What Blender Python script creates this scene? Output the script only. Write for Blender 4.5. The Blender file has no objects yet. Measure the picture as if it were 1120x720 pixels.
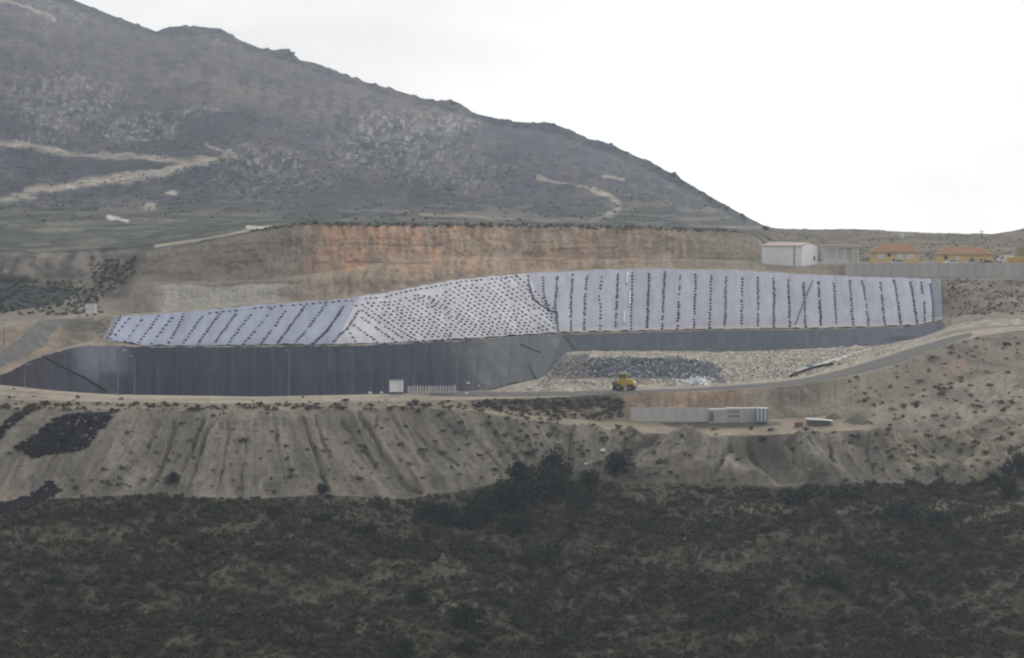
import bpy, bmesh, math, random
import numpy as np
from mathutils import Vector, Matrix
from mathutils.bvhtree import BVHTree

random.seed(7); np.random.seed(7)
S = bpy.context.scene
COL = S.collection

# ------------------------------------------------------------------ camera, world, sun, exposure
CAMZ, FOC, CX, CY = 40.0, 3000.0, 560.0, 230.0
cd = bpy.data.cameras.new('camera'); cam = bpy.data.objects.new('camera', cd); COL.objects.link(cam)
cam.location = (0, 0, CAMZ); cam.rotation_euler = (math.radians(90), 0, 0)
cd.sensor_width = 36.0; cd.lens = FOC / 1120 * 36.0; cd.shift_y = (CY - 360.0) / 1120.0
cd.clip_start = 1.0; cd.clip_end = 20000.0
S.camera = cam
SUN_EL, SUN_AZ = 26.0, 30.0                       # degrees; azimuth measured from +Y towards +X
w = bpy.data.worlds.new('World'); S.world = w; w.use_nodes = True
nt = w.node_tree; nt.nodes.clear()
sky = nt.nodes.new('ShaderNodeTexSky'); sky.sky_type = 'NISHITA'; sky.sun_disc = False
sky.sun_elevation = math.radians(SUN_EL); sky.sun_rotation = math.radians(SUN_AZ); sky.dust_density = 3.0
b_sky = nt.nodes.new('ShaderNodeBackground'); b_sky.inputs['Strength'].default_value = 0.06
nt.links.new(sky.outputs[0], b_sky.inputs[0])
tc = nt.nodes.new('ShaderNodeTexCoord')
dot = nt.nodes.new('ShaderNodeVectorMath'); dot.operation = 'DOT_PRODUCT'
a, e = math.radians(SUN_AZ), math.radians(SUN_EL)
dot.inputs[1].default_value = (math.sin(a) * math.cos(e), math.cos(a) * math.cos(e), math.sin(e))
nt.links.new(tc.outputs['Generated'], dot.inputs[0])
mr = nt.nodes.new('ShaderNodeMapRange'); mr.inputs[1].default_value = -0.6; mr.inputs[2].default_value = 0.97
mr.inputs[3].default_value = 0.52; mr.inputs[4].default_value = 1.46
nt.links.new(dot.outputs['Value'], mr.inputs[0])
mp = nt.nodes.new('ShaderNodeMapping'); mp.inputs['Scale'].default_value = (3.2, 3.2, 11.0); mp.inputs['Location'].default_value = (0.35, 0.2, 0.1)
nt.links.new(tc.outputs['Generated'], mp.inputs[0])
cn = nt.nodes.new('ShaderNodeTexNoise'); cn.inputs['Scale'].default_value = 1.6; cn.inputs['Detail'].default_value = 5
nt.links.new(mp.outputs[0], cn.inputs['Vector'])
cr = nt.nodes.new('ShaderNodeMapRange'); cr.inputs[1].default_value = 0.3; cr.inputs[2].default_value = 0.7
cr.inputs[3].default_value = 0.76; cr.inputs[4].default_value = 1.16
nt.links.new(cn.outputs['Fac'], cr.inputs[0])
mu = nt.nodes.new('ShaderNodeMath'); mu.operation = 'MULTIPLY'
nt.links.new(mr.outputs[0], mu.inputs[0]); nt.links.new(cr.outputs[0], mu.inputs[1])
b_cl = nt.nodes.new('ShaderNodeBackground'); b_cl.inputs[0].default_value = (1.0, 0.975, 0.93, 1)
nt.links.new(mu.outputs[0], b_cl.inputs['Strength'])
mx = nt.nodes.new('ShaderNodeMixShader'); mx.inputs[0].default_value = 0.9
nt.links.new(b_sky.outputs[0], mx.inputs[1]); nt.links.new(b_cl.outputs[0], mx.inputs[2])
wo = nt.nodes.new('ShaderNodeOutputWorld'); nt.links.new(mx.outputs[0], wo.inputs[0])

sl = bpy.data.lights.new('sun', 'SUN'); sl.energy = 1.0; sl.angle = math.radians(14); sl.color = (1, .95, .88)
sun = bpy.data.objects.new('sun', sl); COL.objects.link(sun)
sun.rotation_euler = Vector((-math.sin(a) * math.cos(e), -math.cos(a) * math.cos(e), -math.sin(e))).to_track_quat('-Z', 'Y').to_euler()
sun.location = (0, 300, 300)
S.view_settings.view_transform = 'Standard'; S.view_settings.look = 'None'
S.view_settings.exposure = 0.0; S.view_settings.gamma = 1.0; S.view_settings.use_curve_mapping = False
S.cycles.filter_width = 2.2                       # the photograph is a soft, hand held telephoto shot
S.cycles.max_bounces = 5; S.cycles.volume_bounces = 1

# ------------------------------------------------------------------ helpers
K = 0.80
def lin(c):
    c = np.asarray(c, float) / 255.0
    return np.where(c <= 0.04045, c / 12.92, ((c + 0.055) / 1.055) ** 2.4)
def tone(c, sat):
    c = np.asarray(c, float); g_ = c.mean(-1, keepdims=True)
    return (g_ + (c - g_) * sat) 
def alb(c, k=None, sat=.95, g=.92): return lin(tone(c, sat)) * g / (k or K)

def W(px, py, D):
    px = np.asarray(px, float); py = np.asarray(py, float); D = np.asarray(D, float)
    return np.stack([(px - CX) / FOC * D, D + 0 * px, CAMZ - (py - CY) / FOC * D], -1)

def hash2(ix, iy, seed):
    n = (ix.astype(np.int64) * 374761393 + iy.astype(np.int64) * 668265263 + seed * 974634777) & 0x7fffffff
    n = ((n ^ (n >> 13)) * 1274126177) & 0x7fffffff
    n = ((n ^ (n >> 16)) * 1103515245) & 0x7fffffff
    return (n & 0xffffff) / float(0xffffff)
def vnoise(x, y, seed=0):
    x = np.asarray(x, float); y = np.asarray(y, float)
    ix = np.floor(x); iy = np.floor(y); fx = x - ix; fy = y - iy
    fx = fx * fx * fx * (fx * (fx * 6 - 15) + 10); fy = fy * fy * fy * (fy * (fy * 6 - 15) + 10)
    a = hash2(ix, iy, seed); b = hash2(ix + 1, iy, seed); c = hash2(ix, iy + 1, seed); d = hash2(ix + 1, iy + 1, seed)
    return (a * (1 - fx) + b * fx) * (1 - fy) + (c * (1 - fx) + d * fx) * fy
def fbm(x, y, oct=4, seed=0, gain=0.5):
    s = 0; amp = 1; tot = 0
    for o in range(oct):
        s = s + amp * vnoise(x * 2 ** o + 17.3 * o, y * 2 ** o - 9.1 * o, seed + o); tot += amp; amp *= gain
    return s / tot
def sstep(a, b, x): t = np.clip((x - a) / (b - a), 0, 1); return t * t * (3 - 2 * t)
def pline(px, py, pts, w0, w1=None):
    """mask: 1 within w0 pixels-equivalent of the polyline, fading to 0 at twice that"""
    d = np.full(np.shape(px), 1e9)
    for (x0, y0), (x1, y1) in zip(pts[:-1], pts[1:]):
        vx, vy = x1 - x0, y1 - y0; L = vx * vx + vy * vy + 1e-9
        t = np.clip(((px - x0) * vx + (py - y0) * vy) / L, 0, 1)
        d = np.minimum(d, np.hypot(px - x0 - t * vx, py - y0 - t * vy))
    return 1 - sstep(w0 * 0.6, w0 * 1.6, d)
def blob(px, py, cx, cy, rx, ry): return 1 - sstep(0.5, 1.1, np.hypot((px - cx) / rx, (py - cy) / ry))
def mixc(c, c2, m):
    m = np.asarray(m)[..., None]; return c * (1 - m) + np.asarray(c2) * m

# terrain rows: control points (column, row, distance) measured for each break of slope
R = {}
def row(name, pts):
    p = np.array(pts, float); xs = np.arange(-760, 1900, 4.0)
    out = []
    for k in (1, 2):
        v = np.interp(xs, p[:, 0], p[:, k])
        if name != 'S': v = np.convolve(np.pad(v, 2, 'edge'), np.ones(5) / 5, 'valid')
        out.append(v)
    R[name] = (xs, out[0], out[1])
def rv(name, px):
    xs, a, b = R[name]; return np.interp(px, xs, a), np.interp(px, xs, b)

row('A', [(-200,560,572),(0,551,572),(60,546,572),(150,541,573),(280,546,572),(350,541,573),(440,546,572),(500,538,573),(560,524,575),(600,521,575),(650,524,575),(700,529,575),(760,528,574),(860,533,573),(900,528,573),(1000,527,573),(1060,530,572),(1120,514,574),(1300,480,580),(1700,470,580)])
row('B', [(-200,447,598),(0,446,598),(130,448,598),(280,450,598),(450,446,598),(520,450,597),(560,457,594),(640,467,591),(700,473,590),(760,477,589),(840,476,589),(900,473,590),(960,469,594),(1000,474,598),(1060,465,612),(1120,444,625),(1300,400,640)])
row('C', [(-200,444,600),(0,443,600),(280,446,600),(450,442,600),(520,446,599),(560,453,597),(640,460,600),(690,461.5,603),(760,461,605),(840,459,606),(900,456,607),(950,448,612),(1000,431,625),(1060,415,645),(1120,401,660),(1300,370,680)])
row('Dd', [(-200,438,603),(0,437,603),(130,440,603),(280,441.5,603),(450,438,603),(520,437,604),(600,435,607),(680,431,611),(760,429,614),(840,424,619),(880,421,622),(940,410,632),(980,400,642),(1010,388,655),(1040,376,672),(1080,366,688),(1120,361,698),(1300,350,710)])
row('E', [(-200,419,612),(-60,419,612),(0,421,612),(60,427.5,612),(120,431.5,612),(280,434,612),(430,431,612),(520,427.5,613),(580,428,615),(640,427,619),(680,426,622),(760,423,626),(840,417,632),(880,412,637),(920,403,648),(960,391,661),(1000,378,676),(1040,366,692),(1080,360,702),(1120,357,708),(1300,347,720)])
def zr(z, D): return CY + (CAMZ - z) / D * FOC
row('F', [(-200,418,617),(-60,418,617),(0,zr(-12,630),630),(100,zr(-17,640),640),(470,zr(-16,640),640),(540,zr(-8,640),640),(600,zr(-3,640),640),(840,zr(-2,650),650),(900,zr(-.5,662),662),(960,zr(1.5,685),685),(1000,zr(4,705),705),(1040,zr(9,712),712),(1080,357,712),(1300,345,724)])
row('F2', [(-200,417,622),(-60,417,622),(0,zr(-14,634),634),(100,zr(-17,655),655),(470,zr(-14,650),650),(540,zr(-5,655),655),(590,419,658),(640,414,660),(780,413,662),(810,408,672),(900,400,690),(960,388,705),(1000,381,722),(1040,363,722),(1080,355,716),(1300,344,728)])
row('F3', [(-200,416,627),(-60,416,627),(0,zr(-14,638),638),(100,zr(-17,670),670),(470,zr(-12,672),672),(540,zr(-5,675),675),(580,418.5,672),(598,416,671),(608,407,670),(617,397,670),(640,392.5,669),(700,391.5,670),(770,394,674),(800,397,700),(900,391,725),(960,383,735),(1000,376.5,745),(1040,360,735),(1080,353,720),(1300,343,732)])
row('G', [(-200,415,632),(-60,415,632),(0,zr(-10,640),640),(100,zr(-15,682),682),(470,zr(-12,692),692),(520,432,690),(560,420.5,698),(582,416.5,700),(598,412.5,704),(606,401,725),(612,391,748),(622,384,762),(700,384,765),(800,385,765),(900,381,765),(960,378,768),(1000,371,770),(1026,363,772),(1045,354,760),(1080,350,728),(1300,342,738)])
row('H', [(-200,414,637),(-60,414,637),(0,412,642),(20,402,652),(45,391,668),(90,378.5,700),(160,381,715),(290,380,722),(400,378.5,730),(500,374,745),(605,366.5,775),(700,364,785),(800,362,787),(900,361,787),(1000,358.5,788),(1026,353,789),(1045,347,780),(1080,345,740),(1300,340,748)])
row('I', [(-200,411,641),(-60,411,641),(0,407,646),(20,398,657),(45,388,673),(90,375,705),(118,372,711),(160,379,719),(290,378.2,726),(400,376.5,734),(500,372,749),(605,364.8,779),(700,362.4,789),(800,360.5,791),(900,359.5,791),(1000,357,792),(1026,352,793),(1045,345,785),(1080,343,750),(1300,338,760)])
row('J', [(-200,362,735),(0,358,740),(60,350,745),(132,347,748),(200,343,749),(280,335,752),(360,330,760),(420,322,768),(500,307,790),(578,300,812),(640,297,818),(700,295,819),(800,297,819),(880,301,819),(960,304.5,819),(1020,306,819),(1120,306,819),(1300,306,819)])
row('L', [(-200,358,760),(0,353,764),(60,345,760),(110,341,760),(132,344,758),(200,340,759),(280,332.5,761),(360,327,768),(420,319,776),(500,304.5,798),(578,297.5,820),(640,294.5,826),(700,292.5,828),(800,294,829),(835,296,829),(870,299,828),(915,302,828),(925,303,828),(1120,304,828),(1300,304,828)])
row('L2', [(-200,352,790),(0,346,795),(60,338,790),(105,325,790),(132,318,785),(160,312,779),(280,309,779),(360,300,784),(420,290,792),(500,283,812),(578,283,832),(700,284,840),(780,285,842),(820,288,844),(835,291,838),(850,292.5,838),(905,292.5,838),(925,289.6,831.5),(1120,289.0,831.5),(1300,289,831.5)])
row('L3', [(-200,351,794),(0,345,799),(60,336,796),(105,321,797),(132,313,793),(160,308,788),(280,306,788),(360,297,792),(420,287,800),(500,280.5,819),(578,281.5,838),(700,282.5,846),(780,283.5,848),(820,286,850),(835,289,850),(850,290,850),(905,290,850),(925,289.0,840),(1120,288.4,840),(1300,288.4,840)])
row('M', [(-200,348,810),(0,342,814),(60,334,812),(90,318,815),(105,300,818),(130,284,815),(160,275,812),(215,268,808),(240,261,808),(270,256,808),(300,250,808),(325,245.5,808),(345,244,808),(360,246,810),(400,247,812),(500,247,832),(560,247.5,848),(700,250,862),(800,254,870),(830,258,876),(845,280,880),(900,287,890),(1120,285.5,890),(1300,285,890)])
row('N1', [(-200,310,890),(0,308,895),(40,310,895),(70,314,895),(100,298,895),(140,280,895),(215,266,895),(300,248.5,895),(345,243.3,880),(400,244.5,900),(560,245.5,900),(700,248.3,905),(800,252,910),(835,256,915),(860,271,930),(900,276,940),(1120,274,940),(1300,270,940)])
row('N2', [(-200,270,906),(0,274,909),(40,276,909),(70,274,910),(100,272,912),(140,270,915),(215,260,925),(300,245,960),(400,241.5,980),(560,243.5,990),(700,247,1000),(800,251,1000),(835,254.5,1020),(860,262,1050),(950,264,1060),(1120,262,1060),(1300,255,1060)])
row('O', [(-200,228,1250),(0,230,1250),(150,232,1250),(300,238,1220),(500,241,1180),(700,245.5,1150),(800,249.5,1150),(838,251,1180),(900,252.6,1250),(1000,256.5,1250),(1080,258.2,1250),(1120,256,1250),(1300,246,1250)])
SK = [(-400,-170),(-200,-95),(-60,-50),(0,-28),(60,-6),(80,0),(100,8),(125,18),(150,27),(172,35),(180,31),(192,29),(215,29),(243,32),(262,44),(285,53),(300,55),(311,53),(322,60),(328,66),(345,69),(360,75),(385,85),(400,90),(430,98),(470,110),(485,111),(494,110),(503,113),(518,124),(540,129),(560,133),(585,134.5),(600,134),(615,139),(640,151),(665,157),(700,173),(735,190),(760,205),(780,217),(800,228),(820,239),(838,248.5),(850,250.3),(880,250.8),(900,251.3),(925,250.9),(960,252.3),(1000,254.5),(1050,256.2),(1085,256.3),(1096,254.5),(1106,253),(1120,250),(1180,246),(1300,236)]
def skD(px): return np.interp(px, [-400,0,300,560,700,838,900,1300],[2900,2700,2350,2050,1850,1500,1340,1400])
row('S', [(p, q, skD(p)) for p, q in SK])
xs_, a_, b_ = R['S']; sm_ = np.convolve(np.pad(a_, 12, 'edge'), np.hanning(27)[1:-1] / np.hanning(27).sum(), 'valid')
R['S2'] = (xs_, np.where(xs_ < 815, np.maximum(sm_ + 9, a_ + 4), a_ + np.interp(xs_, [815, 850], [4, .6])), np.convolve(np.pad(b_, 12, 'edge'), np.ones(25) / 25, 'valid') * .985)
row('T', [(p, 430 - 0.3 * (q < 100), skD(p) + 500) for p, q in SK])
row('U', [(p, 480, 4200) for p, q in SK])

PXM = np.concatenate([np.arange(-700, -60, 20.0), np.arange(-60, 1180, 2.0), np.arange(1180, 1821, 20.0)])
PXF = np.concatenate([np.arange(-700, -60, 20.0), np.arange(-60, 1180, 1.25), np.arange(1180, 1821, 20.0)])
allv, allf, nvert = [], [], 0

def tag(o, label=None, cat=None, group=None, kind=None):
    if label: o['label'] = label
    if cat: o['category'] = cat
    if group: o['group'] = group
    if kind: o['kind'] = kind
    return o

def grid_mesh(name, P, C=None, mat=None, smooth=True, bvh=True):
    global nvert
    nr, nc, _ = P.shape
    me = bpy.data.meshes.new(name)
    v = P.reshape(-1, 3)
    i = np.arange((nr - 1))[:, None] * nc + np.arange(nc - 1)[None, :]
    f = np.stack([i, i + 1, i + nc + 1, i + nc], -1).reshape(-1, 4)
    me.vertices.add(len(v)); me.vertices.foreach_set('co', v.astype(np.float32).ravel())
    me.loops.add(f.size); me.loops.foreach_set('vertex_index', f.astype(np.int32).ravel())
    me.polygons.add(len(f)); me.polygons.foreach_set('loop_start', np.arange(0, f.size, 4, dtype=np.int32))
    me.update(calc_edges=True)
    me.polygons.foreach_set('use_smooth', np.full(len(f), smooth))
    if C is not None:
        at = me.color_attributes.new('Col', 'FLOAT_COLOR', 'POINT')
        cc = np.ones((len(v), 4), np.float32); cc[:, :3] = np.clip(C.reshape(-1, 3), 0, 1)
        at.data.foreach_set('color', cc.ravel())
    me.validate()
    if mat: me.materials.append(mat)
    if bvh:
        allv.append(v); allf.append(f + nvert); nvert += len(v)
    return me

def link(name, me, parent=None, loc=None):
    o = bpy.data.objects.new(name, me); COL.objects.link(o)
    if parent: o.parent = parent
    if loc is not None: o.location = loc
    return o

# ------------------------------------------------------------------ materials
def mat_base(name, rough=0.9, spec=0.2):
    m = bpy.data.materials.new(name); m.use_nodes = True
    b = m.node_tree.nodes['Principled BSDF']; b.inputs['Roughness'].default_value = rough
    b.inputs['Specular IOR Level'].default_value = spec
    return m, m.node_tree, b
def noise_node(t, scale, detail=4, stretch=(1, 1, 1), rough=0.6):
    tc = t.nodes.new('ShaderNodeTexCoord'); mp = t.nodes.new('ShaderNodeMapping'); mp.inputs['Scale'].default_value = stretch
    n = t.nodes.new('ShaderNodeTexNoise'); n.inputs['Scale'].default_value = scale; n.inputs['Detail'].default_value = detail; n.inputs['Roughness'].default_value = rough
    t.links.new(tc.outputs['Object'], mp.inputs[0]); t.links.new(mp.outputs[0], n.inputs['Vector']); return n
def mrange(t, src, a, b, lo, hi):
    r = t.nodes.new('ShaderNodeMapRange'); r.inputs[1].default_value = a; r.inputs[2].default_value = b
    r.inputs[3].default_value = lo; r.inputs[4].default_value = hi; t.links.new(src, r.inputs[0]); return r.outputs[0]
def vary(t, colsock, bsdf, parts, bump=0.0, bumpscale=None):
    cur = colsock
    for (n, lo, hi) in parts:
        f = mrange(t, n.outputs['Fac'], 0.3, 0.7, lo, hi)
        vm = t.nodes.new('ShaderNodeVectorMath'); vm.operation = 'SCALE'
        t.links.new(cur, vm.inputs[0]); t.links.new(f, vm.inputs['Scale']); cur = vm.outputs[0]
    t.links.new(cur, bsdf.inputs['Base Color'])
    if bump:
        bp = t.nodes.new('ShaderNodeBump'); bp.inputs['Strength'].default_value = bump; bp.inputs['Distance'].default_value = bumpscale or 0.3
        t.links.new(parts[-1][0].outputs['Fac'], bp.inputs['Height']); t.links.new(bp.outputs[0], bsdf.inputs['Normal'])
def mat_terrain(name, scales=(0.05, 0.6), amt=(0.15, 0.25), bump=0.5, dist=0.4, rough=0.95, stretch=(1, 1, 1), spec=0.1):
    m, t, b = mat_base(name, rough, spec)
    at = t.nodes.new('ShaderNodeAttribute'); at.attribute_name = 'Col'
    parts = [(noise_node(t, s, 5, stretch), 1 - q, 1 + q) for s, q in zip(scales, amt)]
    vary(t, at.outputs['Color'], b, parts, bump, dist)
    return m
def mat_plain(name, col, rough=0.8, spec=0.3, amt=0.1, scale=1.5, bump=0.0, metallic=0.0, objvar=0.0, k=1.0):
    m, t, b = mat_base(name, rough, spec); b.inputs['Metallic'].default_value = metallic
    rgb = t.nodes.new('ShaderNodeRGB'); c = lin(tone(col, .8)) * k; rgb.outputs[0].default_value = (*[float(x) for x in c], 1)
    cur = rgb.outputs[0]
    if objvar:
        oi = t.nodes.new('ShaderNodeObjectInfo'); f = mrange(t, oi.outputs['Random'], 0, 1, 1 - objvar, 1 + objvar)
        vm = t.nodes.new('ShaderNodeVectorMath'); vm.operation = 'SCALE'; t.links.new(cur, vm.inputs[0]); t.links.new(f, vm.inputs['Scale']); cur = vm.outputs[0]
    vary(t, cur, b, [(noise_node(t, scale, 4), 1 - amt, 1 + amt)], bump, 0.05)
    return m
def mat_foliage(name, c1, c2, *more):
    m, t, b = mat_base(name, 0.8, 0.15)
    oi = t.nodes.new('ShaderNodeObjectInfo'); rp = t.nodes.new('ShaderNodeValToRGB')
    cols = [c1, c2, *more]
    el = rp.color_ramp.elements
    while len(el) < len(cols): el.new(0.5)
    for i, c in enumerate(cols):
        el[i].position = i / (len(cols) - 1); el[i].color = (*c, 1)
    t.links.new(oi.outputs['Random'], rp.inputs[0])
    vary(t, rp.outputs[0], b, [(noise_node(t, 1.3, 3), 0.7, 1.35), (noise_node(t, 6.0, 2), 0.75, 1.25)])
    return m

M = {}
M['scrub'] = mat_terrain('scrub_soil', (0.04, 0.5), (0.25, 0.45), 0.8, 0.6)
M['spoil'] = mat_terrain('spoil_soil', (0.07, 0.9), (0.10, 0.22), 0.6, 0.35)
M['cliff'] = mat_terrain('quarried_rock', (0.1, 0.5), (0.12, 0.22), 0.8, 0.8, stretch=(1, 1, 0.35))
M['far'] = mat_terrain('hillside_scrub', (0.03, 0.16), (0.18, 0.40), 1.0, 2.5)
M['waste'] = mat_terrain('waste_soil', (0.2, 1.1), (0.15, 0.35), 0.9, 0.5)
M['liner_white'] = mat_terrain('white_geomembrane', (0.08, 1.2), (0.06, 0.05), 0.25, 0.1, 0.8, spec=0.12)
M['liner_dark'] = mat_terrain('black_geomembrane', (0.10, 0.7), (0.12, 0.12), 0.35, 0.12, 0.9, stretch=(1, 1, 0.3), spec=0.04)
M['asphalt'] = mat_plain('asphalt', (112, 111, 110), 0.95, 0.1, 0.12, 0.6, k=.82)
M['bag'] = mat_plain('dark_bag', (24, 27, 32), 0.7, 0.3, 0.3, 3.0, objvar=0.4)
M['rope'] = mat_plain('grey_rope', (90, 92, 100), 0.9, 0.2)
M['concrete'] = mat_plain('concrete', (150, 150, 148), 0.9, 0.2, 0.14, 0.5, 0.3, k=1.5, objvar=0.07)
M['pale_concrete'] = mat_plain('pale_concrete', (190, 190, 190), 0.9, 0.2, 0.1, 0.7, 0.2, objvar=0.05)
M['white_wall'] = mat_plain('white_cladding', (236, 240, 246), 0.7, 0.15, 0.04, 0.6, objvar=0.03)
M['white_paint'] = mat_plain('white_paint', (215, 218, 222), 0.5, 0.4, 0.04)
M['red_roof'] = mat_plain('red_sheet_roof', (188, 168, 164), 0.9, 0.1, 0.12)
M['tile_roof'] = mat_plain('orange_tile_roof', (172, 130, 100), 0.9, 0.1, 0.16, 2.0)
M['yellow_wall'] = mat_plain('yellow_render', (228, 198, 122), 0.85, 0.2, 0.08, 0.8)
M['yellow_paint'] = mat_plain('yellow_machine_paint', (200, 168, 74), 0.5, 0.4, 0.14)
M['yellow_box'] = mat_plain('yellow_container_paint', (214, 172, 84), 0.6, 0.3, 0.12)
M['glass'] = mat_plain('dark_glass', (60, 66, 72), 0.15, 0.6, 0.05)
M['pale_glass'] = mat_plain('pale_blind', (215, 222, 222), 0.3, 0.5, 0.05)
M['dark_metal'] = mat_plain('dark_metal', (52, 52, 54), 0.6, 0.4, 0.2)
M['steel'] = mat_plain('galvanised_steel', (104, 107, 112), 0.5, 0.5, 0.1)
M['rubber'] = mat_plain('rubber', (32, 32, 33), 0.85, 0.2)
M['black_net'] = mat_terrain('black_netting', (0.3, 2.0), (0.3, 0.35), 0.8, 0.2, 0.8)
M['plastic'] = mat_plain('white_plastic', (205, 208, 210), 0.45, 0.4, 0.1)
M['blue_grey'] = mat_plain('blue_grey_sheet', (120, 138, 160), 0.6, 0.3, 0.2)
M['bark'] = mat_plain('bark', (70, 62, 54), 0.95, 0.1, 0.3)
M['rock'] = mat_plain('pale_rock', (132, 130, 128), 0.95, 0.1, 0.25, 0.3, objvar=0.2)
M['leaf_dark'] = mat_foliage('dark_evergreen_leaves', (.017, .025, .019), (.036, .046, .034))
M['leaf_green'] = mat_foliage('green_bush_leaves', (.034, .055, .022), (.042, .066, .026))
M['leaf_mid'] = mat_foliage('olive_leaves', (.030, .042, .025), (.060, .070, .042))
M['scrub_leaf'] = mat_foliage('dry_scrub_leaves', (.034, .038, .022), (.062, .056, .036), (.084, .072, .050), (.048, .054, .030), (.070, .062, .040), (.140, .122, .088))
M['slope_leaf'] = mat_foliage('low_shrub_leaves', (.060, .055, .043), (.115, .100, .080))
M['water'] = mat_plain('murky_water', (84, 81, 66), 0.6, 0.15, 0.1)
M['red_dull'] = mat_plain('dull_red_panel', (135, 92, 84), 0.8, 0.2)

# ------------------------------------------------------------------ terrain
def strip(name, ra, rb, cols, n, mat, colf, disp=None, prof=None, kind='structure', bvh=True):
    pa, da = rv(ra, cols); pb, db = rv(rb, cols)
    A = W(cols, pa, da); B = W(cols, pb, db)
    t = np.linspace(0, 1, n + 1)[:, None]
    P = A[None] * (1 - t[..., None]) + B[None] * t[..., None]
    if prof is not None:                       # prof(t, px) -> (blend across, blend up)
        th, tv = prof(t, cols[None, :])
        P[..., 0] = A[None, :, 0] * (1 - th) + B[None, :, 0] * th
        P[..., 1] = A[None, :, 1] * (1 - th) + B[None, :, 1] * th
        P[..., 2] = A[None, :, 2] * (1 - tv) + B[None, :, 2] * tv
    px = CX + P[..., 0] / P[..., 1] * FOC; py = CY + (CAMZ - P[..., 2]) / P[..., 1] * FOC
    T = np.broadcast_to(t, px.shape)
    if disp is not None: P = P + disp(px, py, P, T)
    C = colf(px, py, P, T)
    me = grid_mesh(name, P, C, mat, bvh=bvh)
    o = link(name, me)
    if kind: o['kind'] = kind
    return o
def edge(T, k=8): return np.clip(np.minimum(T, 1 - T) * k, 0, 1)

def n2(P, s, seed=0, o=4): return fbm(P[..., 0] / s, P[..., 1] / s, o, seed)

# the near hillside: the valley between the viewer and the tip, then up to the toe of the spoil
def hill_z(x, y, toe_z, toe_y):
    ys = [-90, -20, 0, 40, 150, 300, 400, 440, 480]; zs = [60, 39.5, 38.3, 25, -18, -52, -54, -47, -38.4]
    z = np.interp(y, ys, zs)
    t = np.clip((y - 480) / (toe_y - 480), 0, 1)
    z2 = -38.4 + (toe_z + 38.4) * t
    return np.where(y > 480, z2, z)
def build_hillside():
    cols = PXM; pyA, DA = rv('A', cols)
    ys = np.concatenate([np.linspace(-90, 440, 40), np.linspace(445, 480, 12), 480 + (1 - (1 - np.linspace(0, 1, 90)[1:]) ** 1.0) * 1000])
    P = np.zeros((len(ys), len(cols), 3)); toeZ = CAMZ - (pyA - CY) / FOC * DA
    for i, y in enumerate(ys):
        yy = np.full(len(cols), y) if y <= 480 else 480 + (y - 480) / 1000 * (DA - 480)
        P[i, :, 0] = (cols - CX) / FOC * np.maximum(yy, 300); P[i, :, 1] = yy
        P[i, :, 2] = hill_z(0, yy, toeZ, DA)
    px = CX + P[..., 0] / np.maximum(P[..., 1], 300) * FOC
    wgt = np.clip((DA[None] - P[..., 1]) / 25, 0, 1) * np.clip((P[..., 1] - 30) / 60, 0, 1)
    gul = -5.0 * np.exp(-((px - 575 - (560 - P[..., 1]) * 0.3) / 45) ** 2) * np.clip((P[..., 1] - 400) / 100, 0, 1)
    bump = (n2(P, 38, 3) - .5) * 9 + (n2(P, 9, 5, 3) - .5) * 2.4 + (n2(P, 2.6, 6, 2) - .5) * .8 + gul
    bump += -4.5 * np.exp(-((px - 1010) / 70) ** 2) * np.exp(-((P[..., 1] - 520) / 30) ** 2)
    P[..., 2] += bump * wgt
    py = CY + (CAMZ - P[..., 2]) / np.maximum(P[..., 1], 300) * FOC
    c = np.broadcast_to(alb((76, 73, 62)), P.shape).copy()
    c = mixc(c, alb((62, 60, 51)), sstep(.42, .62, n2(P, 22, 11)))
    c = mixc(c, alb((84, 77, 68)), sstep(.52, .74, n2(P, 7, 12)) * .5)
    c = mixc(c, alb((104, 102, 84)), blob(px, py, 830, 562, 45, 14) * .8)
    c = mixc(c, alb((104, 104, 86)), blob(px, py, 1085, 560, 70, 34) * .7)
    c = mixc(c, alb((92, 87, 77)), sstep(560, 576, P[..., 1]) * sstep(.4, .62, n2(P, 6, 19)) * .7)
    me = grid_mesh('scrub_hillside', P, c, M['scrub']); o = link('scrub_hillside', me); o['kind'] = 'structure'
build_hillside()

GUL = [([(190,458),(187,478),(176,505),(160,540)],2.6,1.3),([(222,458),(212,480),(196,520)],2.0,.8),([(236,458),(222,485),(206,530)],2.0,.9),([(172,458),(160,485),(140,510)],1.6,.5),
       ([(330,458),(340,485),(352,515),(358,530)],2.2,1.1),([(345,455),(352,475),(362,500)],1.8,.8),([(375,458),(392,485),(415,512)],1.8,.8),([(392,452),(402,470),(420,497),(445,525),(460,536)],3.0,1.9),
       ([(412,455),(408,470)],1.5,.7),([(455,468),(480,490),(500,510)],1.6,.7),([(480,452),(510,470),(545,505),(560,520)],1.6,.7),([(525,448),(550,480),(575,505)],1.6,.6),
       ([(635,468),(622,485),(625,500)],2.0,.9),([(718,476),(700,490),(680,502)],3.0,1.6),([(705,479),(690,484),(682,498)],2.2,1.2),([(800,484),(790,500),(784,520)],3.0,1.6),([(818,480),(838,500),(850,520)],3.0,1.8),
       ([(864,482),(872,500),(888,522),(892,530)],3.4,1.8),([(900,478),(908,495),(912,515)],2.2,1.3),([(950,476),(948,490),(956,512)],1.6,.8),([(985,480),(1010,502),(1035,524)],1.8,.9),
       ([(982,440),(995,456),(1020,480),(1060,508),(1085,524)],1.8,.9),([(1020,425),(1050,455),(1090,500)],1.8,.7),([(95,460),(60,500),(40,530)],1.6,.5),([(270,460),(268,500),(262,538)],1.4,.5),([(300,460),(304,500),(312,530)],1.4,.5),([(250,458),(246,500),(236,535)],1.4,.5),([(435,462),(450,482),(470,505)],1.3,.5)]
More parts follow.
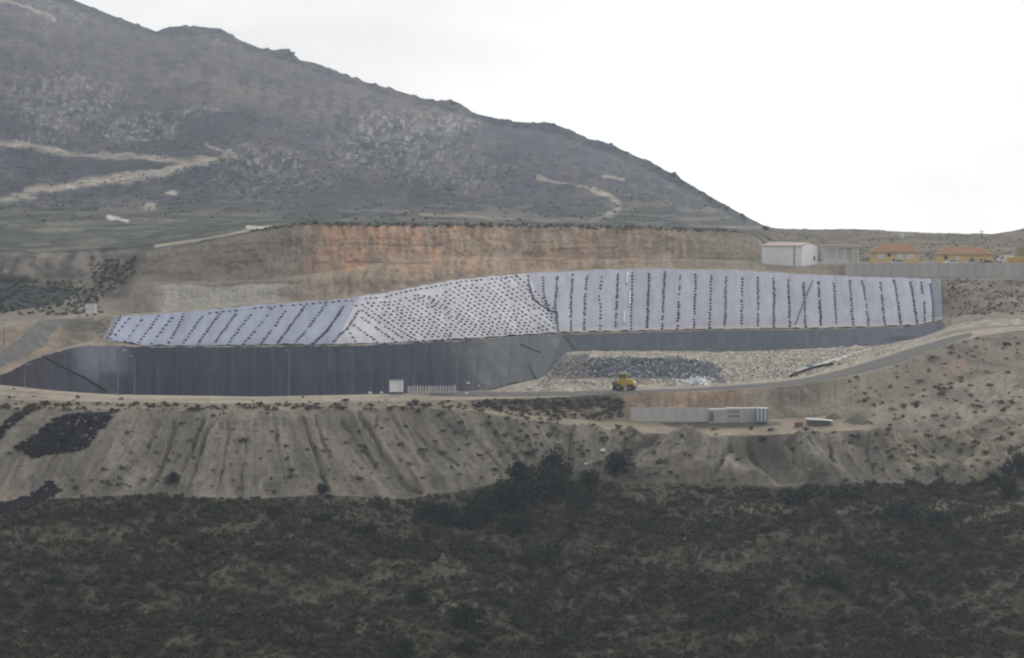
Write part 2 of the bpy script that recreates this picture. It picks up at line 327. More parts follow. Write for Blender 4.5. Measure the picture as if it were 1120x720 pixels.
def slope_disp(px, py, P, T):
    e_ = edge(T, 7); g = np.zeros_like(px)
    wob = (fbm(px / 14, py / 14, 3, 44) - .5) * 7
    dpv = .35 + 1.1 * fbm(px / 25, py / 18, 2, 45)
    for pts, wd, dp in GUL: g -= (pline(px + wob, py, pts, wd * .85) * 1.0) * dp * dpv * 1.15
    tilt = np.interp(px, [0, 180, 270, 340, 450, 620, 700, 840, 960, 1100], [-55, -32, -4, 22, 60, 30, -40, 20, 60, 90])
    s = px - tilt * (1 - T)
    rill = (1 - np.abs(2 * vnoise(s / 9.0, T * 2.2, 31) - 1)) ** 2 * .75 + (1 - np.abs(2 * vnoise((s + wob) / 3.4, T * 3, 32) - 1)) ** 2 * .42
    fan = (vnoise(s / 30.0, T * 1.2, 33) - .5) * np.interp(px, [0, 600, 700, 900, 960, 1100], [3.2, 4.0, 10, 10, 6, 6])
    h = (g + rill - .5 + fan + (n2(P, 1.2, 34, 2) - .5) * .5 + (n2(P, 14, 35, 4) - .5) * 6 * sstep(940, 1010, px)) * e_
    return np.stack([h * 0, -h * .5, h * .85], -1)
def slope_col(px, py, P, T):
    c = np.broadcast_to(alb((127, 122, 113)), P.shape).copy()
    tilt = np.interp(px, [0, 180, 270, 340, 450, 620, 700, 840, 960, 1100], [-55, -32, -4, 22, 60, 30, -40, 20, 60, 90])
    s = px - tilt * (1 - T)
    c = mixc(c, alb((108, 104, 97)), sstep(.35, .65, fbm(s / 16, T * 2, 4, 51)))
    c = mixc(c, alb((96, 94, 88)), sstep(.55, .7, fbm(s / 2.6, T * 3.5, 2, 57)) * .5)
    c = mixc(c, alb((130, 122, 110)), sstep(.5, .8, fbm(s / 5, T * 3, 2, 52)) * .7)
    c = mixc(c, alb((132, 116, 98)), blob(px, py, 1030, 490, 70, 30) * .5)
    c = mixc(c, alb((136, 127, 112)), sstep(940, 1010, px) * .7)
    c = mixc(c, alb((96, 92, 83)), sstep(.5, .62, n2(P, 3.2, 58)) * sstep(960, 1020, px) * .7)
    c = mixc(c, alb((96, 93, 84)), sstep(.55, .75, n2(P, 3.0, 53)) * np.interp(px, [-50, 140, 180, 460, 540, 700, 720, 900, 1000, 1150], [.6, .5, .1, .15, .7, .7, .35, .3, .4, .45]))
    c = mixc(c, alb((80, 79, 73)), sstep(.52, .7, n2(P, 7, 54)) * sstep(.45, 0, T) * .8)
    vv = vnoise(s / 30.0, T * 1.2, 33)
    c = mixc(c, alb((96, 93, 87)), sstep(.46, .2, vv + (fbm(px / 9, py / 9, 2, 59) - .5) * .3) * sstep(560, 700, px) * sstep(1.0, .8, T) * .75)  # valleys between the spurs darkened: shading painted into the soil colour
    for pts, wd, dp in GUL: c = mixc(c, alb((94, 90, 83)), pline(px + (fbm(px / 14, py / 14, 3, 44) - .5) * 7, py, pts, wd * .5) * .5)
    return c
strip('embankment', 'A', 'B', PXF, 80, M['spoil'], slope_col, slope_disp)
def bench_col(px, py, P, T):
    c = np.broadcast_to(alb((140, 129, 114)), P.shape).copy()
    c = mixc(c, alb((118, 112, 100)), sstep(.45, .65, n2(P, 5, 61)) * .7)
    c = mixc(c, alb((96, 92, 82)), blob(px, py, 937, 453, 24, 9) * .9)
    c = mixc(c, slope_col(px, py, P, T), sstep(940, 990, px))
    return c
strip('terrace', 'B', 'C', PXM, 10, M['spoil'], bench_col, lambda px, py, P, T: np.stack([0 * px, 0 * px, (n2(P, 2.2, 62, 3) - .5) * .6 * edge(T, 4) * (1 - sstep(690, 715, px) * sstep(880, 860, px))], -1))
def cut_disp(px, py, P, T):
    r = (1 - np.abs(2 * vnoise(px / 6.0, T * 1.5, 71) - 1)) * .8 + (vnoise(px / 22.0, T, 72) - .5) * 2.0
    rough = (n2(P, 1.8, 74, 3) - .5) * np.where((px > 515) & (px < 680), 2.4, .8)
    h = (r - .5 + rough) * edge(T, 4) * np.interp(px, [450, 540, 960, 1040], [.1, 1, 1, .5])
    return np.stack([0 * px, -h * .7, h * .5], -1)
def cut_col(px, py, P, T):
    c = np.broadcast_to(alb((124, 116, 103)), P.shape).copy()
    o = sstep(672, 700, px) * sstep(835, 800, px)
    c = mixc(c, alb((146, 122, 102)), o * .9)
    c = mixc(c, alb((122, 108, 96)), o * sstep(.45, .6, vnoise(px / 5, T * .6, 75)) * .8)
    d = sstep(510, 535, px) * sstep(682, 668, px) * sstep(.25, .45, T + (fbm(px / 9, py / 9, 2, 5) - .5) * .5)
    c = mixc(c, alb((70, 68, 62)), d * .95)
    c = mixc(c, alb((88, 84, 77)), sstep(838, 852, px) * sstep(915, 885, px) * sstep(.3, .5, n2(P, 5, 76)) * .85)
    c = mixc(c, alb((104, 98, 86)), sstep(.52, .66, n2(P, 2.5, 77)) * .5)
    c = mixc(c, alb((112, 105, 94)), sstep(930, 990, px) * .8)
    c = mixc(c, alb((90, 86, 77)), sstep(.48, .62, n2(P, 4, 78)) * sstep(970, 1030, px) * .8)
    c = mixc(c, alb((138, 116, 92), None, .8), blob(px, py, 1048, 402, 14, 10) * .7)
    return c
strip('cut_bank', 'C', 'Dd', PXF, 26, M['spoil'], cut_col, cut_disp)
def rim_col(px, py, P, T):
    c = np.broadcast_to(alb((146, 137, 124)), P.shape).copy()
    c = mixc(c, alb((120, 114, 104)), sstep(.45, .7, fbm(P[..., 0] / 12, P[..., 1] / 1.5, 3, 81)) * .7)
    c = mixc(c, alb((158, 148, 134)), sstep(.6, .85, T) * .6)
    return c
strip('rim_track', 'Dd', 'E', PXM, 12, M['spoil'], rim_col, lambda px, py, P, T: np.stack([0 * px, 0 * px, (n2(P, 1.6, 82, 3) - .5) * .4 * edge(T, 4)], -1))
def dark_col(px, py, P, T): return np.broadcast_to(alb((120, 114, 104)), P.shape).copy()
strip('pit_side', 'E', 'F', PXM, 6, M['spoil'], dark_col)
def bluem(px, py):
    wv = (fbm(px / 12, py / 6, 3, 95) - .5) * 16
    return sstep(630, 648, px + wv) * sstep(790, 772, px + wv - (py - 400) * .8) * sstep(390, 394, py + wv * .25 - np.clip(px - 740, 0, 60) * .12) * sstep(415, 409, py + wv * .3 - np.clip(px - 740, 0, 60) * .1)
def waste_col(px, py, P, T):
    c = np.broadcast_to(alb((150, 142, 130)), P.shape).copy()
    n = n2(P, 2.2, 91, 3)
    c = mixc(c, alb((116, 112, 106)), sstep(.45, .6, n) * .8)
    c = mixc(c, alb((178, 172, 162)), sstep(.58, .7, n2(P, 1.4, 92, 2)) * .8)
    c = mixc(c, alb((100, 107, 116), None, .8), bluem(px, py) * .9)
    c = mixc(c, alb((104, 104, 98)), sstep(604, 614, px) * sstep(645, 635, px) * sstep(389, 393, py) * sstep(415, 408, py) * .8)
    return c
wd_ = lambda px, py, P, T: np.stack([0 * px, 0 * px, ((n2(P, 4, 93, 3) - .5) * 1.2 + (n2(P, 1.3, 94, 2) - .5) * .8) * sstep(575, 610, px) * sstep(1000, 960, px) * edge(T, 12)], -1)
strip('pit_floor', 'F', 'F2', PXM, 10, M['waste'], waste_col, wd_)
strip('waste_slope', 'F2', 'F3', PXF, 22, M['waste'], waste_col, lambda px, py, P, T: wd_(px, py, P, T) * 1.0)
strip('waste_plateau', 'F3', 'G', PXM, 26, M['waste'], waste_col, wd_)
def led_col(px, py, P, T):
    c = np.broadcast_to(alb((132, 124, 112)), P.shape).copy()
    c = mixc(c, alb((106, 100, 92)), sstep(.45, .65, n2(P, 5, 95)) * .8)
    return c
strip('liner_bed', 'G', 'H', PXM, 6, M['spoil'], led_col, lambda px, py, P, T: np.stack([0 * px, 0 * px, -.6 * edge(T, 4) * (px > 0) * (px < 1040)], -1), bvh=False)
strip('ledge', 'H', 'I', PXM, 2, M['spoil'], led_col)
def bank_col(px, py, P, T):
    c = np.broadcast_to(alb((116, 106, 95)), P.shape).copy()
    c = mixc(c, alb((82, 78, 70)), sstep(.42, .6, n2(P, 7, 96) * .6 + fbm(px / 22, py / 7, 3, 97) * .4))
    c = mixc(c, alb((140, 128, 112)), sstep(.55, .75, n2(P, 4, 98)) * .7)
    c = mixc(c, alb((134, 120, 104)), sstep(80, 60, px) * .5)
    c = mixc(c, alb((84, 82, 76)), blob(px, py, 84, 356, 20, 9) * .9)
    c = mixc(c, alb((150, 138, 122)), sstep(348, 356, py) * sstep(1030, 1040, px) * .6)
    return c
def bank_disp(px, py, P, T):
    under = sstep(122, 138, px) * sstep(1034, 1026, px)
    h = (n2(P, 5, 99) - .5) * 2.2 * edge(T, 6) * (1 - under) + (n2(P, 1.5, 98, 2) - .5) * .9 * edge(T, 6) * (1 - under) - under * .5 * edge(T, 10)
    return np.stack([0 * px, 0 * px, h], -1)
strip('upper_bank', 'I', 'J', PXM, 26, M['spoil'], bank_col, bank_disp)
strip('upper_ledge', 'J', 'L', PXM, 3, M['spoil'], lambda px, py, P, T: mixc(np.broadcast_to(alb((138, 130, 118)), P.shape).copy(), alb((112, 106, 96)), sstep(.4, .6, n2(P, 4, 101))))

def cliff_col(px, py, P, T):
    c = np.broadcast_to(alb((136, 119, 102), None, .95), P.shape).copy()
    c = mixc(c, alb((104, 96, 88)), sstep(.45, .62, fbm(px / 3.2, py / 30, 3, 115)) * .55)
    c = mixc(c, alb((156, 146, 132)), sstep(.55, .7, fbm(px / 2.6, py / 16, 2, 116)) * .35)
    u = px / 10 + (fbm(px / 30, py / 9, 2, 110) - .5) * 1.5
    or_ = sstep(318, 385, px + (fbm(px / 14, py / 14, 3, 118) - .5) * 50) * sstep(560, 470, px) + .42 * sstep(470, 560, px) * sstep(740, 640, px)
    or_ = np.clip(or_, 0, 1) * (0.35 + .65 * sstep(.38, .55, fbm(u * .8, py / 26, 3, 111)))
    or_ = or_ * sstep(312, 292, py)
    c = mixc(c, alb((180, 136, 104), None, .74), or_)
    c = mixc(c, alb((150, 140, 124), None, .95), sstep(.52, .68, fbm(px / 13, py / 12, 3, 112)) * .55)
    c = mixc(c, alb((108, 100, 92), None, .95), sstep(.5, .7, fbm(u * 2.2, py / 40, 2, 113)) * .55)
    c = mixc(c, alb((112, 108, 102), None, .95), sstep(350, 290, px) * .75)
    c = mixc(c, alb((112, 104, 96), None, .95), sstep(300, 200, px) * sstep(306, 300, py) * .7)
    c = mixc(c, alb((150, 147, 140), None, .95), sstep(340, 290, px) * sstep(165, 185, px) * sstep(309, 313, py) * .8)
    c = mixc(c, alb((76, 73, 67), None, .95), sstep(158, 140, px + (py - 300) * .4) * sstep(.3, .5, fbm(px / 9, py / 9, 3, 114)) * sstep(332, 318, py) * .9)
    c = mixc(c, alb((108, 104, 92), None, .95), sstep(730, 790, px) * .6)
    for ly, x0, x1 in ((268, 230, 520), (283.5, 560, 830), (272, 600, 760), (311, 165, 330), (288, 330, 470)):
        c = mixc(c, alb((86, 80, 73), None, .95), (1 - sstep(.5, 1.6, np.abs(py - ly - (fbm(px / 40, px * 0, 2, 5) - .5) * 4))) * (px > x0) * (px < x1) * .5 * 1.3 * sstep(.25, .5, vnoise(px / 12, py * 0, 9)))
    return c
def cliff_disp(px, py, P, T):
    f = (1 - np.abs(2 * vnoise(px / 7.5, py / 30, 121) - 1)) * 1.1 + (1 - np.abs(2 * vnoise(px / 3.0, py / 12, 122) - 1)) * .5
    b = (fbm(px / 40, py / 25, 3, 123) - .5) * 5
    stp = ((np.mod(py + (fbm(px / 60, px * 0, 2, 8) - .5) * 8, 12.0) / 12.0) - .5) * .35
    h = (f - .8 + b + stp + (fbm(px / 2.4, py / 2.4, 2, 124) - .5) * 1.2) * edge(T, 5) * np.interp(px, [20, 100, 840, 860], [.4, 1, 1, .15])
    return np.stack([0 * px, -h * .9, h * .15], -1)
strip('quarry_cliff', 'L', 'L2', PXF, 24, M['cliff'], cliff_col, cliff_disp)
strip('quarry_bench', 'L2', 'L3', PXM, 2, M['cliff'], cliff_col)
strip('quarry_cliff', 'L3', 'M', PXF, 40, M['cliff'], cliff_col, cliff_disp)
def plat_col(px, py, P, T):
    c = np.broadcast_to(alb((70, 75, 70)), P.shape).copy()
    c = mixc(c, alb((98, 97, 88)), sstep(.48, .62, fbm(P[..., 0] / 30, P[..., 1] / 12, 4, 131)))
    c = mixc(c, alb((54, 58, 55)), sstep(.5, .62, fbm(P[..., 0] / 12, P[..., 1] / 8, 3, 132)) * .8)
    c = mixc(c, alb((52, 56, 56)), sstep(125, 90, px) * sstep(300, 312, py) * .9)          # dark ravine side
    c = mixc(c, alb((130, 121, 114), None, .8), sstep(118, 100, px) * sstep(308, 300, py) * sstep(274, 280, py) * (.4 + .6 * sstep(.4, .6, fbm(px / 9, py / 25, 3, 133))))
    c = mixc(c, alb((146, 138, 124)), sstep(106, 96, px) * blob(px, py, 70, 309, 45, 5) * .7)
    c = mixc(c, alb((150, 140, 124)), pline(px, py, [(170, 269), (215, 263), (250, 257), (285, 249)], 1.2) * .8)
    c = mixc(c, alb((186, 184, 180)), pline(px, py, [(118, 238), (128, 240), (140, 243)], 1.6) * .85)
    c = mixc(c, alb((186, 180, 172)), pline(px, py, [(270, 249), (285, 249), (296, 248)], 1.1) * .9)
    c = mixc(c, alb((126, 120, 104)), blob(px, py, 60, 252, 40, 5) * .7)
    c = mixc(c, alb((136, 128, 112)), (px > 420) * pline(px, py, [(430, 237), (480, 235), (555, 240), (700, 244), (830, 250)], 1.6) * .9)
    c = mixc(c, alb((112, 101, 86)), sstep(835, 850, px) * sstep(.1, .5, fbm(P[..., 0] / 25, P[..., 1] / 20, 3, 134)) * .8)
    return c
def plat_disp(px, py, P, T):
    h = ((n2(P, 45, 141) - .5) * np.interp(px, [0, 300, 850, 950], [5, 3, 1.5, 5]) + (n2(P, 7, 142, 3) - .5) * 1.4) * edge(T, 5)
    return np.stack([0 * px, 0 * px, h], -1)
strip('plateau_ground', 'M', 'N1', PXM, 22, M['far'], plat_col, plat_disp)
def fc_disp(px, py, P, T):
    h = ((1 - np.abs(2 * vnoise(px / 8, py / 30, 143) - 1)) * 2.2 + (fbm(px / 20, py / 12, 3, 144) - .5) * 4) * edge(T, 5) * sstep(130, 100, px) + (n2(P, 8, 145) - .5) * 1.2 * edge(T, 5) * sstep(100, 130, px)
    return np.stack([0 * px, -h * .9, h * .3], -1)
strip('far_ravine_cliff', 'N1', 'N2', PXM, 22, M['far'], plat_col, fc_disp)
strip('upper_plain', 'N2', 'O', PXM, 30, M['far'], plat_col, plat_disp)

TR = [([(-60,150),(0,151),(30,152),(70,160),(120,167),(170,173),(215,178)],2.4),([(-60,224),(0,220),(40,207),(80,201),(130,199),(165,192),(205,182),(235,172),(250,161)],2.6),([(30,206),(60,203),(110,198),(140,195)],3.6),([(175,190),(215,178),(236,172)],4.0),
      ([(0,220),(40,216)],1.6),([(588,195),(620,204),(650,210),(670,218),(676,226),(662,236),(645,243)],1.6),([(650,210),(668,216),(676,226),(668,236)],3.2),([(660,196),(682,198)],1.3),([(225,152),(250,160),(262,170)],1.2),([(0,0),(30,8),(60,22)],1.8),([(460,233),(520,237),(560,240)],1.5)]
def mt_col(px, py, P, T):
    c = np.broadcast_to(alb((66, 70, 80)), P.shape).copy()
    n = fbm(px / 26, py / 16, 4, 151)
    c = mixc(c, alb((88, 82, 84)), sstep(.4, .66, n) * .6)
    c = mixc(c, alb((90, 80, 80)), sstep(150, 60, py) * .5)
    c = mixc(c, alb((42, 52, 62)), sstep(.40, .60, fbm(px / 60, py / 26, 3, 159)) * sstep(90, 130, py) * .8)
    c = mixc(c, alb((116, 104, 98)), sstep(30, 0, np.abs(py - np.interp(px, [200, 330, 430, 520], [75, 115, 110, 125]))) * .5 * sstep(110, 230, px) * sstep(560, 480, px))
    c = mixc(c, alb((54, 60, 66)), sstep(.45, .68, fbm(px / 9, py / 6, 3, 152)) * .7)
    c = mixc(c, alb((54, 60, 68)), blob(px, py, 235, 138, 60, 20) * .7)
    c = mixc(c, alb((58, 62, 70)), np.maximum(blob(px, py, 100, 165, 120, 9), blob(px, py, 350, 205, 120, 18)) * .6)
    sp = fbm(px / 3.2, py / 2.0, 2, 153)
    rocky = np.zeros_like(px) + .12
    for cx, cy, rx, ry, s in ((70, 105, 80, 40, .8), (150, 135, 60, 22, .9), (215, 118, 40, 10, .9), (440, 131, 62, 9, 1.8), (450, 140, 80, 22, 1.2), (430, 160, 100, 30, .8), (510, 135, 30, 8, 1.), (290, 170, 60, 25, .9), (60, 20, 50, 25, .5), (240, 45, 50, 10, .5), (500, 190, 90, 25, .5), (30, 150, 60, 10, .6), (720, 215, 60, 20, .3), (300, 195, 90, 15, .6)):
        rocky = np.maximum(rocky, blob(px, py, cx, cy, rx, ry) * s)
    c = mixc(c, alb((150, 146, 142)), np.clip(sstep(.60, .80, sp) * rocky, 0, 1) * .7)
    c = mixc(c, alb((140, 134, 126)), np.clip(rocky, 0, 1) * sstep(.48, .6, fbm(px / 7, py / 4, 3, 154)) * .3)
    for pts, wd in TR:
        wob = (fbm(px / 8, py / 8, 2, 155) - .5) * 3
        c = mixc(c, alb((150, 143, 134)), pline(px, py + wob, pts, wd) * (.55 + .35 * fbm(px / 5, py / 3, 2, 158)))
    c = mixc(c, alb((176, 172, 164)), blob(px, py, 164, 226, 9, 5) * .8)
    c = mixc(c, alb((190, 184, 174)), blob(px, py, 188, 209, 9, 2) * .8)
    c = mixc(c, alb((100, 92, 84)), blob(px, py, 665, 224, 5, 2.5) * .7)
    lowm = sstep(205, 235, py); band = fbm(px / 70, py / 5, 3, 156)
    c = mixc(c, alb((112, 108, 96)), lowm * sstep(.5, .65, band) * .7)
    c = mixc(c, alb((72, 78, 70)), lowm * sstep(.52, .42, band) * .6)
    c = mixc(c, alb((112, 104, 90)), sstep(835, 850, px) * sstep(.4, .6, fbm(px / 14, py / 3, 3, 157)) * .8)
    return c
def mt_disp(px, py, P, T):
    e_ = np.clip(np.minimum(T * 6, (1 - T) * 5), 0, 1); big = np.interp(px, [-100, 300, 700, 838, 900], [1, 1, .55, .12, .1])
    r1 = fbm(P[..., 0] / 260 + P[..., 1] / 900, P[..., 1] / 300, 3, 161) - .5
    r2 = 1 - np.abs(2 * fbm(P[..., 0] / 70 + P[..., 1] / 400, P[..., 1] / 130, 3, 162) - 1)
    r3 = fbm(P[..., 0] / 16, P[..., 1] / 22, 3, 163) - .5
    sp = fbm(P[..., 0] / 5, P[..., 1] / 8, 2, 164) - .5
    dz = (r1 * 30 * big + (r2 - .75) * 28 * big + r3 * 9 * big) * e_ + sp * 3.0 * (.3 + .7 * e_) * np.clip(big * 2, .2, 1) * np.clip(T * 8, 0, 1)
    # move along the line of sight mostly, so ridges and gullies get their own depth
    d = (r1 * 100 + (r2 - .75) * 45) * e_ * big
    s = d / P[..., 1]
    return np.stack([P[..., 0] * s, d, (P[..., 2] - CAMZ) * s + dz * .35], -1)
strip('mountain', 'O', 'S2', PXF, 140, M['far'], mt_col, mt_disp, prof=lambda t, px: (t ** 1.15, t))
strip('mountain', 'S2', 'S', PXF, 14, M['far'], mt_col, lambda px, py, P, T: np.stack([0 * px, 0 * px, (fbm(P[..., 0] / 7, P[..., 1] / 9, 3, 165) - .5) * 5 * np.clip(T * 3, 0, 1) * np.interp(px, [700, 840], [1, .3])], -1))
strip('mountain', 'S', 'T', PXM, 8, M['far'], mt_col)
strip('far_valley', 'T', 'U', PXM[::3], 6, M['far'], mt_col)

# ------------------------------------------------------------------ liners, panel by panel
def lsurf(ra, rb, px, t, off):
    pa, da = rv(ra, px); pb, db = rv(rb, px)
    P = W(px, pa, da) * (1 - t)[..., None] + W(px, pb, db) * t[..., None]
    P[..., 2] += off * .85; P[..., 1] -= off * .5
    return P
def thing(name, label, cat, loc=(0, 0, 0), rz=0.0, group=None):
    o = bpy.data.objects.new(name, None); COL.objects.link(o); o.location = loc; o.rotation_euler = (0, 0, rz)
    o.empty_display_size = 0.5
    return tag(o, label, cat, group)
def liner(tname, label, pname, ra, rb, lines, n, mat, colf, base=0.15, pillow=0.22, wrinkle=.22, seed=0):
    x0 = float((lines[0][0] - CX) / FOC * 760)
    t_ = thing(tname, label, 'liner', (0, 0, 0))
    for k, ((b0, t0), (b1, t1)) in enumerate(zip(lines[:-1], lines[1:])):
        m_ = max(6, int(abs(b1 - b0) / 2) + 2)
        s = np.linspace(0, 1, m_)[None, :]; t = np.linspace(0, 1, n + 1)[:, None]
        px = (b0 + (b1 - b0) * s) * (1 - t) + (t0 + (t1 - t0) * s) * t
        T = np.broadcast_to(t, px.shape)
        Pn = lsurf(ra, rb, px, T, 0 * px)
        dn = fbm(Pn[..., 0] / 3 + seed, Pn[..., 1] / 9, 3, 171 + seed) - .5
        off = base + pillow * np.sin(math.pi * np.broadcast_to(s, px.shape)) ** .6 + dn * wrinkle * 4 * np.sin(math.pi * np.broadcast_to(s, px.shape)) + .02 * (k % 2)
        P = lsurf(ra, rb, px, T, off)
        py = CY + (CAMZ - P[..., 2]) / P[..., 1] * FOC
        link(pname, grid_mesh(pname, P, colf(px, py, P, T, k), mat), t_)
    return t_
RL = [(609,577),(610,609.5),(624,626),(639,642),(657,658),(673,676),(690,692),(708,710.5),(724,727),(741,744),(759,761),(776,778),(793,794.5),(811,812),(829,829),(846,845),(864,862),(881,879),(898,895),(915,912),(933,930),(950,944),(968,963),(985,978),(1003,996),(1012,1008),(1021,1018),(1031,1029)]
LL = [(111,124),(118,132),(124,142),(138,155),(152,172),(166,187),(184,205),(202,222),(217,240),(234,258),(249,274),(266,296),(284,312),(302,333),(322,356),(342,376),(366,392)]
MLn = [(366 + (609 - 366) * k / 12, 392 + (577 - 392) * k / 12) for k in range(13)]
def wc(base, other):
    def f(px, py, P, T, k):
        v = .92 + .13 * ((k * 0.618 + .3) % 1)
        c = np.broadcast_to(alb(base) * v, P.shape).copy()
        return mixc(c, alb(other), sstep(.5, .7, fbm(px / 8, py / 8, 3, 180)) * .5) * (1 - .12 * sstep(.5, .8, fbm(px / 2.2, py / 22, 3, 181)))[..., None] * (1 - .14 * sstep(.25, 0, T))[..., None]
    return f
def rc(px, py, P, T, k):
    c = wc((164, 166, 182), (154, 156, 172))(px, py, P, T, k)
    if k == len(RL) - 2: c = np.broadcast_to(alb((118, 124, 136)), P.shape).copy()
    c = mixc(c, alb((176, 172, 172)), sstep(.10, .0, T) * .8)
    return c
def lc(px, py, P, T, k):
    c = wc((144, 151, 172), (134, 142, 162))(px, py, P, T, k)
    return np.broadcast_to(alb((112, 114, 124)), P.shape).copy() if k == 0 else c
liner('white_liner', 'broad pale lavender liner with upright bag lines, right half of the upper slope', 'panel', 'I', 'J', RL, 28, M['liner_white'], rc, seed=1)
liner('white_liner', 'low pale blue liner tapering away at the left end of the upper slope', 'panel', 'I', 'J', LL, 20, M['liner_white'], lc, seed=2)
liner('white_liner', 'brightest white liner with a dense grid of black bags, middle of the upper slope', 'panel', 'I', 'J', MLn, 24, M['liner_white'], wc((184, 185, 195), (172, 173, 184)), seed=3)
DLl = [(a, a) for a in (0, 22, 45, 66, 88)] + [(a, a) for a in range(108, 500, 20)]
def dlc(px, py, P, T, k):
    c = np.broadcast_to(alb((50, 54, 68), None, .85), P.shape).copy()
    c = mixc(c, alb((84, 88, 90)), sstep(470, 560, px - (py - 400) * .3) * .9)
    c = mixc(c, alb((104, 108, 118)), sstep(.35, .85, T) * sstep(75, 95, px) * sstep(150, 120, px) * .9)  # sheen near the left end, painted as a lighter zone of the liner
    c = mixc(c, alb((62, 58, 68)), sstep(75, 50, px) * .8)
    c = mixc(c, alb((42, 46, 60), None, .85), sstep(405, 412, py) * (px > 110) * .6)
    c = mixc(c, alb((74, 80, 92)), sstep(.5, .75, fbm(px / 2.6, py / 60, 3, 190)) * .35)
    c = mixc(c, alb((30, 34, 46)), sstep(.55, .75, fbm(px / 4.2, py / 60, 3, 193)) * .22)
    c = mixc(c, alb((92, 92, 96)), sstep(8, 0, np.abs(px - 60 - (py - 384) * .9 - 22)) * (px > 40) * (px < 128) * .5)
    return c * (.96 + .08 * ((k * .618) % 1))
liner('dark_liner', 'dark blue black liner of the deep pit on the left, below the pale slope', 'panel', 'G', 'H', DLl, 22, M['liner_dark'], dlc, base=.05, pillow=.3, wrinkle=.3, seed=4)
def glc(px, py, P, T, k):
    c = np.broadcast_to(alb((50, 54, 68), None, .85), P.shape).copy()
    c = mixc(c, alb((84, 88, 90)), sstep(470, 560, px - (py - 400) * .3) * .9)  # liner turns from dark blue to paler grey towards the right
    c = mixc(c, alb((108, 110, 108)), sstep(.5, .7, fbm((px - py * .9) / 4, py / 80, 3, 191)) * .4 * sstep(490, 540, px))
    return c
liner('grey_liner', 'paler grey liner folding down to the rubbish in the middle of the pit', 'panel', 'G', 'H', [(a - 6 * (a > 500), a - 26 * (a > 500) * 0) for a in (488, 506, 524, 542, 560, 578, 596)] + [(600, 618)], 20, M['liner_dark'], glc, base=.05, pillow=.25, wrinkle=.35, seed=5)
def rdc(px, py, P, T, k):
    c = np.broadcast_to(alb((68, 73, 84), None, .8), P.shape).copy()
    c = mixc(c, alb((84, 88, 100)), sstep(860, 960, px) * .6)
    c = mixc(c, alb((96, 98, 106)), sstep(.58, .8, fbm(px / 2.5, py / 40, 2, 192)) * .3)
    c = mixc(c, alb((60, 64, 78)), blob(px, py, 985, 371, 22, 5) * .8)
    return c
liner('dark_liner', 'low dark blue liner wall behind the rubbish, right half of the pit', 'panel', 'G', 'H', [(600, 618)] + [(a, a + 4) for a in range(622, 1010, 17)] + [(1010, 1012), (1032, 1031)], 12, M['liner_dark'], rdc, base=.05, pillow=.12, seed=6)

BVH = BVHTree.FromPolygons(np.concatenate(allv).tolist(), np.concatenate(allf).tolist())
ORG = Vector((0, 0, CAMZ))
def hit(px, py, n=False):
    d = Vector(((px - CX) / FOC, 1, -(py - CY) / FOC)).normalized()
    r = BVH.ray_cast(ORG, d, 6000)
    if r[0] is None: return (None, None) if n else None
    return (r[0], r[1]) if n else r[0]
def drop(x, y):
    r = BVH.ray_cast(Vector((x, y, 500)), Vector((0, 0, -1)), 2000); return r[0]

# ------------------------------------------------------------------ small mesh builder
class MB:
    def __init__(s): s.v = []; s.f = []
    def add(s, v, f):
        n = len(s.v); s.v += [tuple(p) for p in v]; s.f += [tuple(i + n for i in q) for q in f]; return s
    def box(s, x0, x1, y0, y1, z0, z1):
        return s.add([(x0,y0,z0),(x1,y0,z0),(x1,y1,z0),(x0,y1,z0),(x0,y0,z1),(x1,y0,z1),(x1,y1,z1),(x0,y1,z1)],
                     [(3,2,1,0),(4,5,6,7),(0,1,5,4),(1,2,6,5),(2,3,7,6),(3,0,4,7)])
    def prism(s, prof, y0, y1):                  # profile in xz swept along y
        n = len(prof)
        return s.add([(x, y0, z) for x, z in prof] + [(x, y1, z) for x, z in prof],
                     [tuple(range(n)), tuple(reversed(range(n, 2 * n)))] + [((i + 1) % n, i, i + n, (i + 1) % n + n) for i in range(n)])
    def tube(s, pts, r, n=6, r1=None):
        pts = [Vector(p) for p in pts]; rings = []; k = len(pts)
        for i, p in enumerate(pts):
            d = (pts[min(i + 1, k - 1)] - pts[max(i - 1, 0)]).normalized()
            a = d.cross(Vector((0, 0, 1))); a = a.normalized() if a.length > 1e-3 else Vector((1, 0, 0)); b = d.cross(a)
            rr = r + ((r1 if r1 is not None else r) - r) * i / max(1, k - 1)
            rings.append([p + (a * math.cos(t) + b * math.sin(t)) * rr for t in [2 * math.pi * j / n for j in range(n)]])
        v = [q for g in rings for q in g]; f = [tuple(reversed(range(n))), tuple(range((k - 1) * n, k * n))]
        for i in range(k - 1):
            for j in range(n): f.append((i * n + j, i * n + (j + 1) % n, (i + 1) * n + (j + 1) % n, (i + 1) * n + j))
        return s.add(v, f)
    def mesh(s, name, mat, smooth=False):
        me = bpy.data.meshes.new(name); me.from_pydata(s.v, [], s.f); me.validate(); me.update()
        bm = bmesh.new(); bm.from_mesh(me); bmesh.ops.recalc_face_normals(bm, faces=bm.faces); bm.to_mesh(me); bm.free()
        if smooth: me.polygons.foreach_set('use_smooth', [True] * len(me.polygons))
        me.materials.append(mat); return me
    def build(s, name, mat, parent=None, smooth=False, loc=None): return link(name, s.mesh(name, mat, smooth), parent, loc)

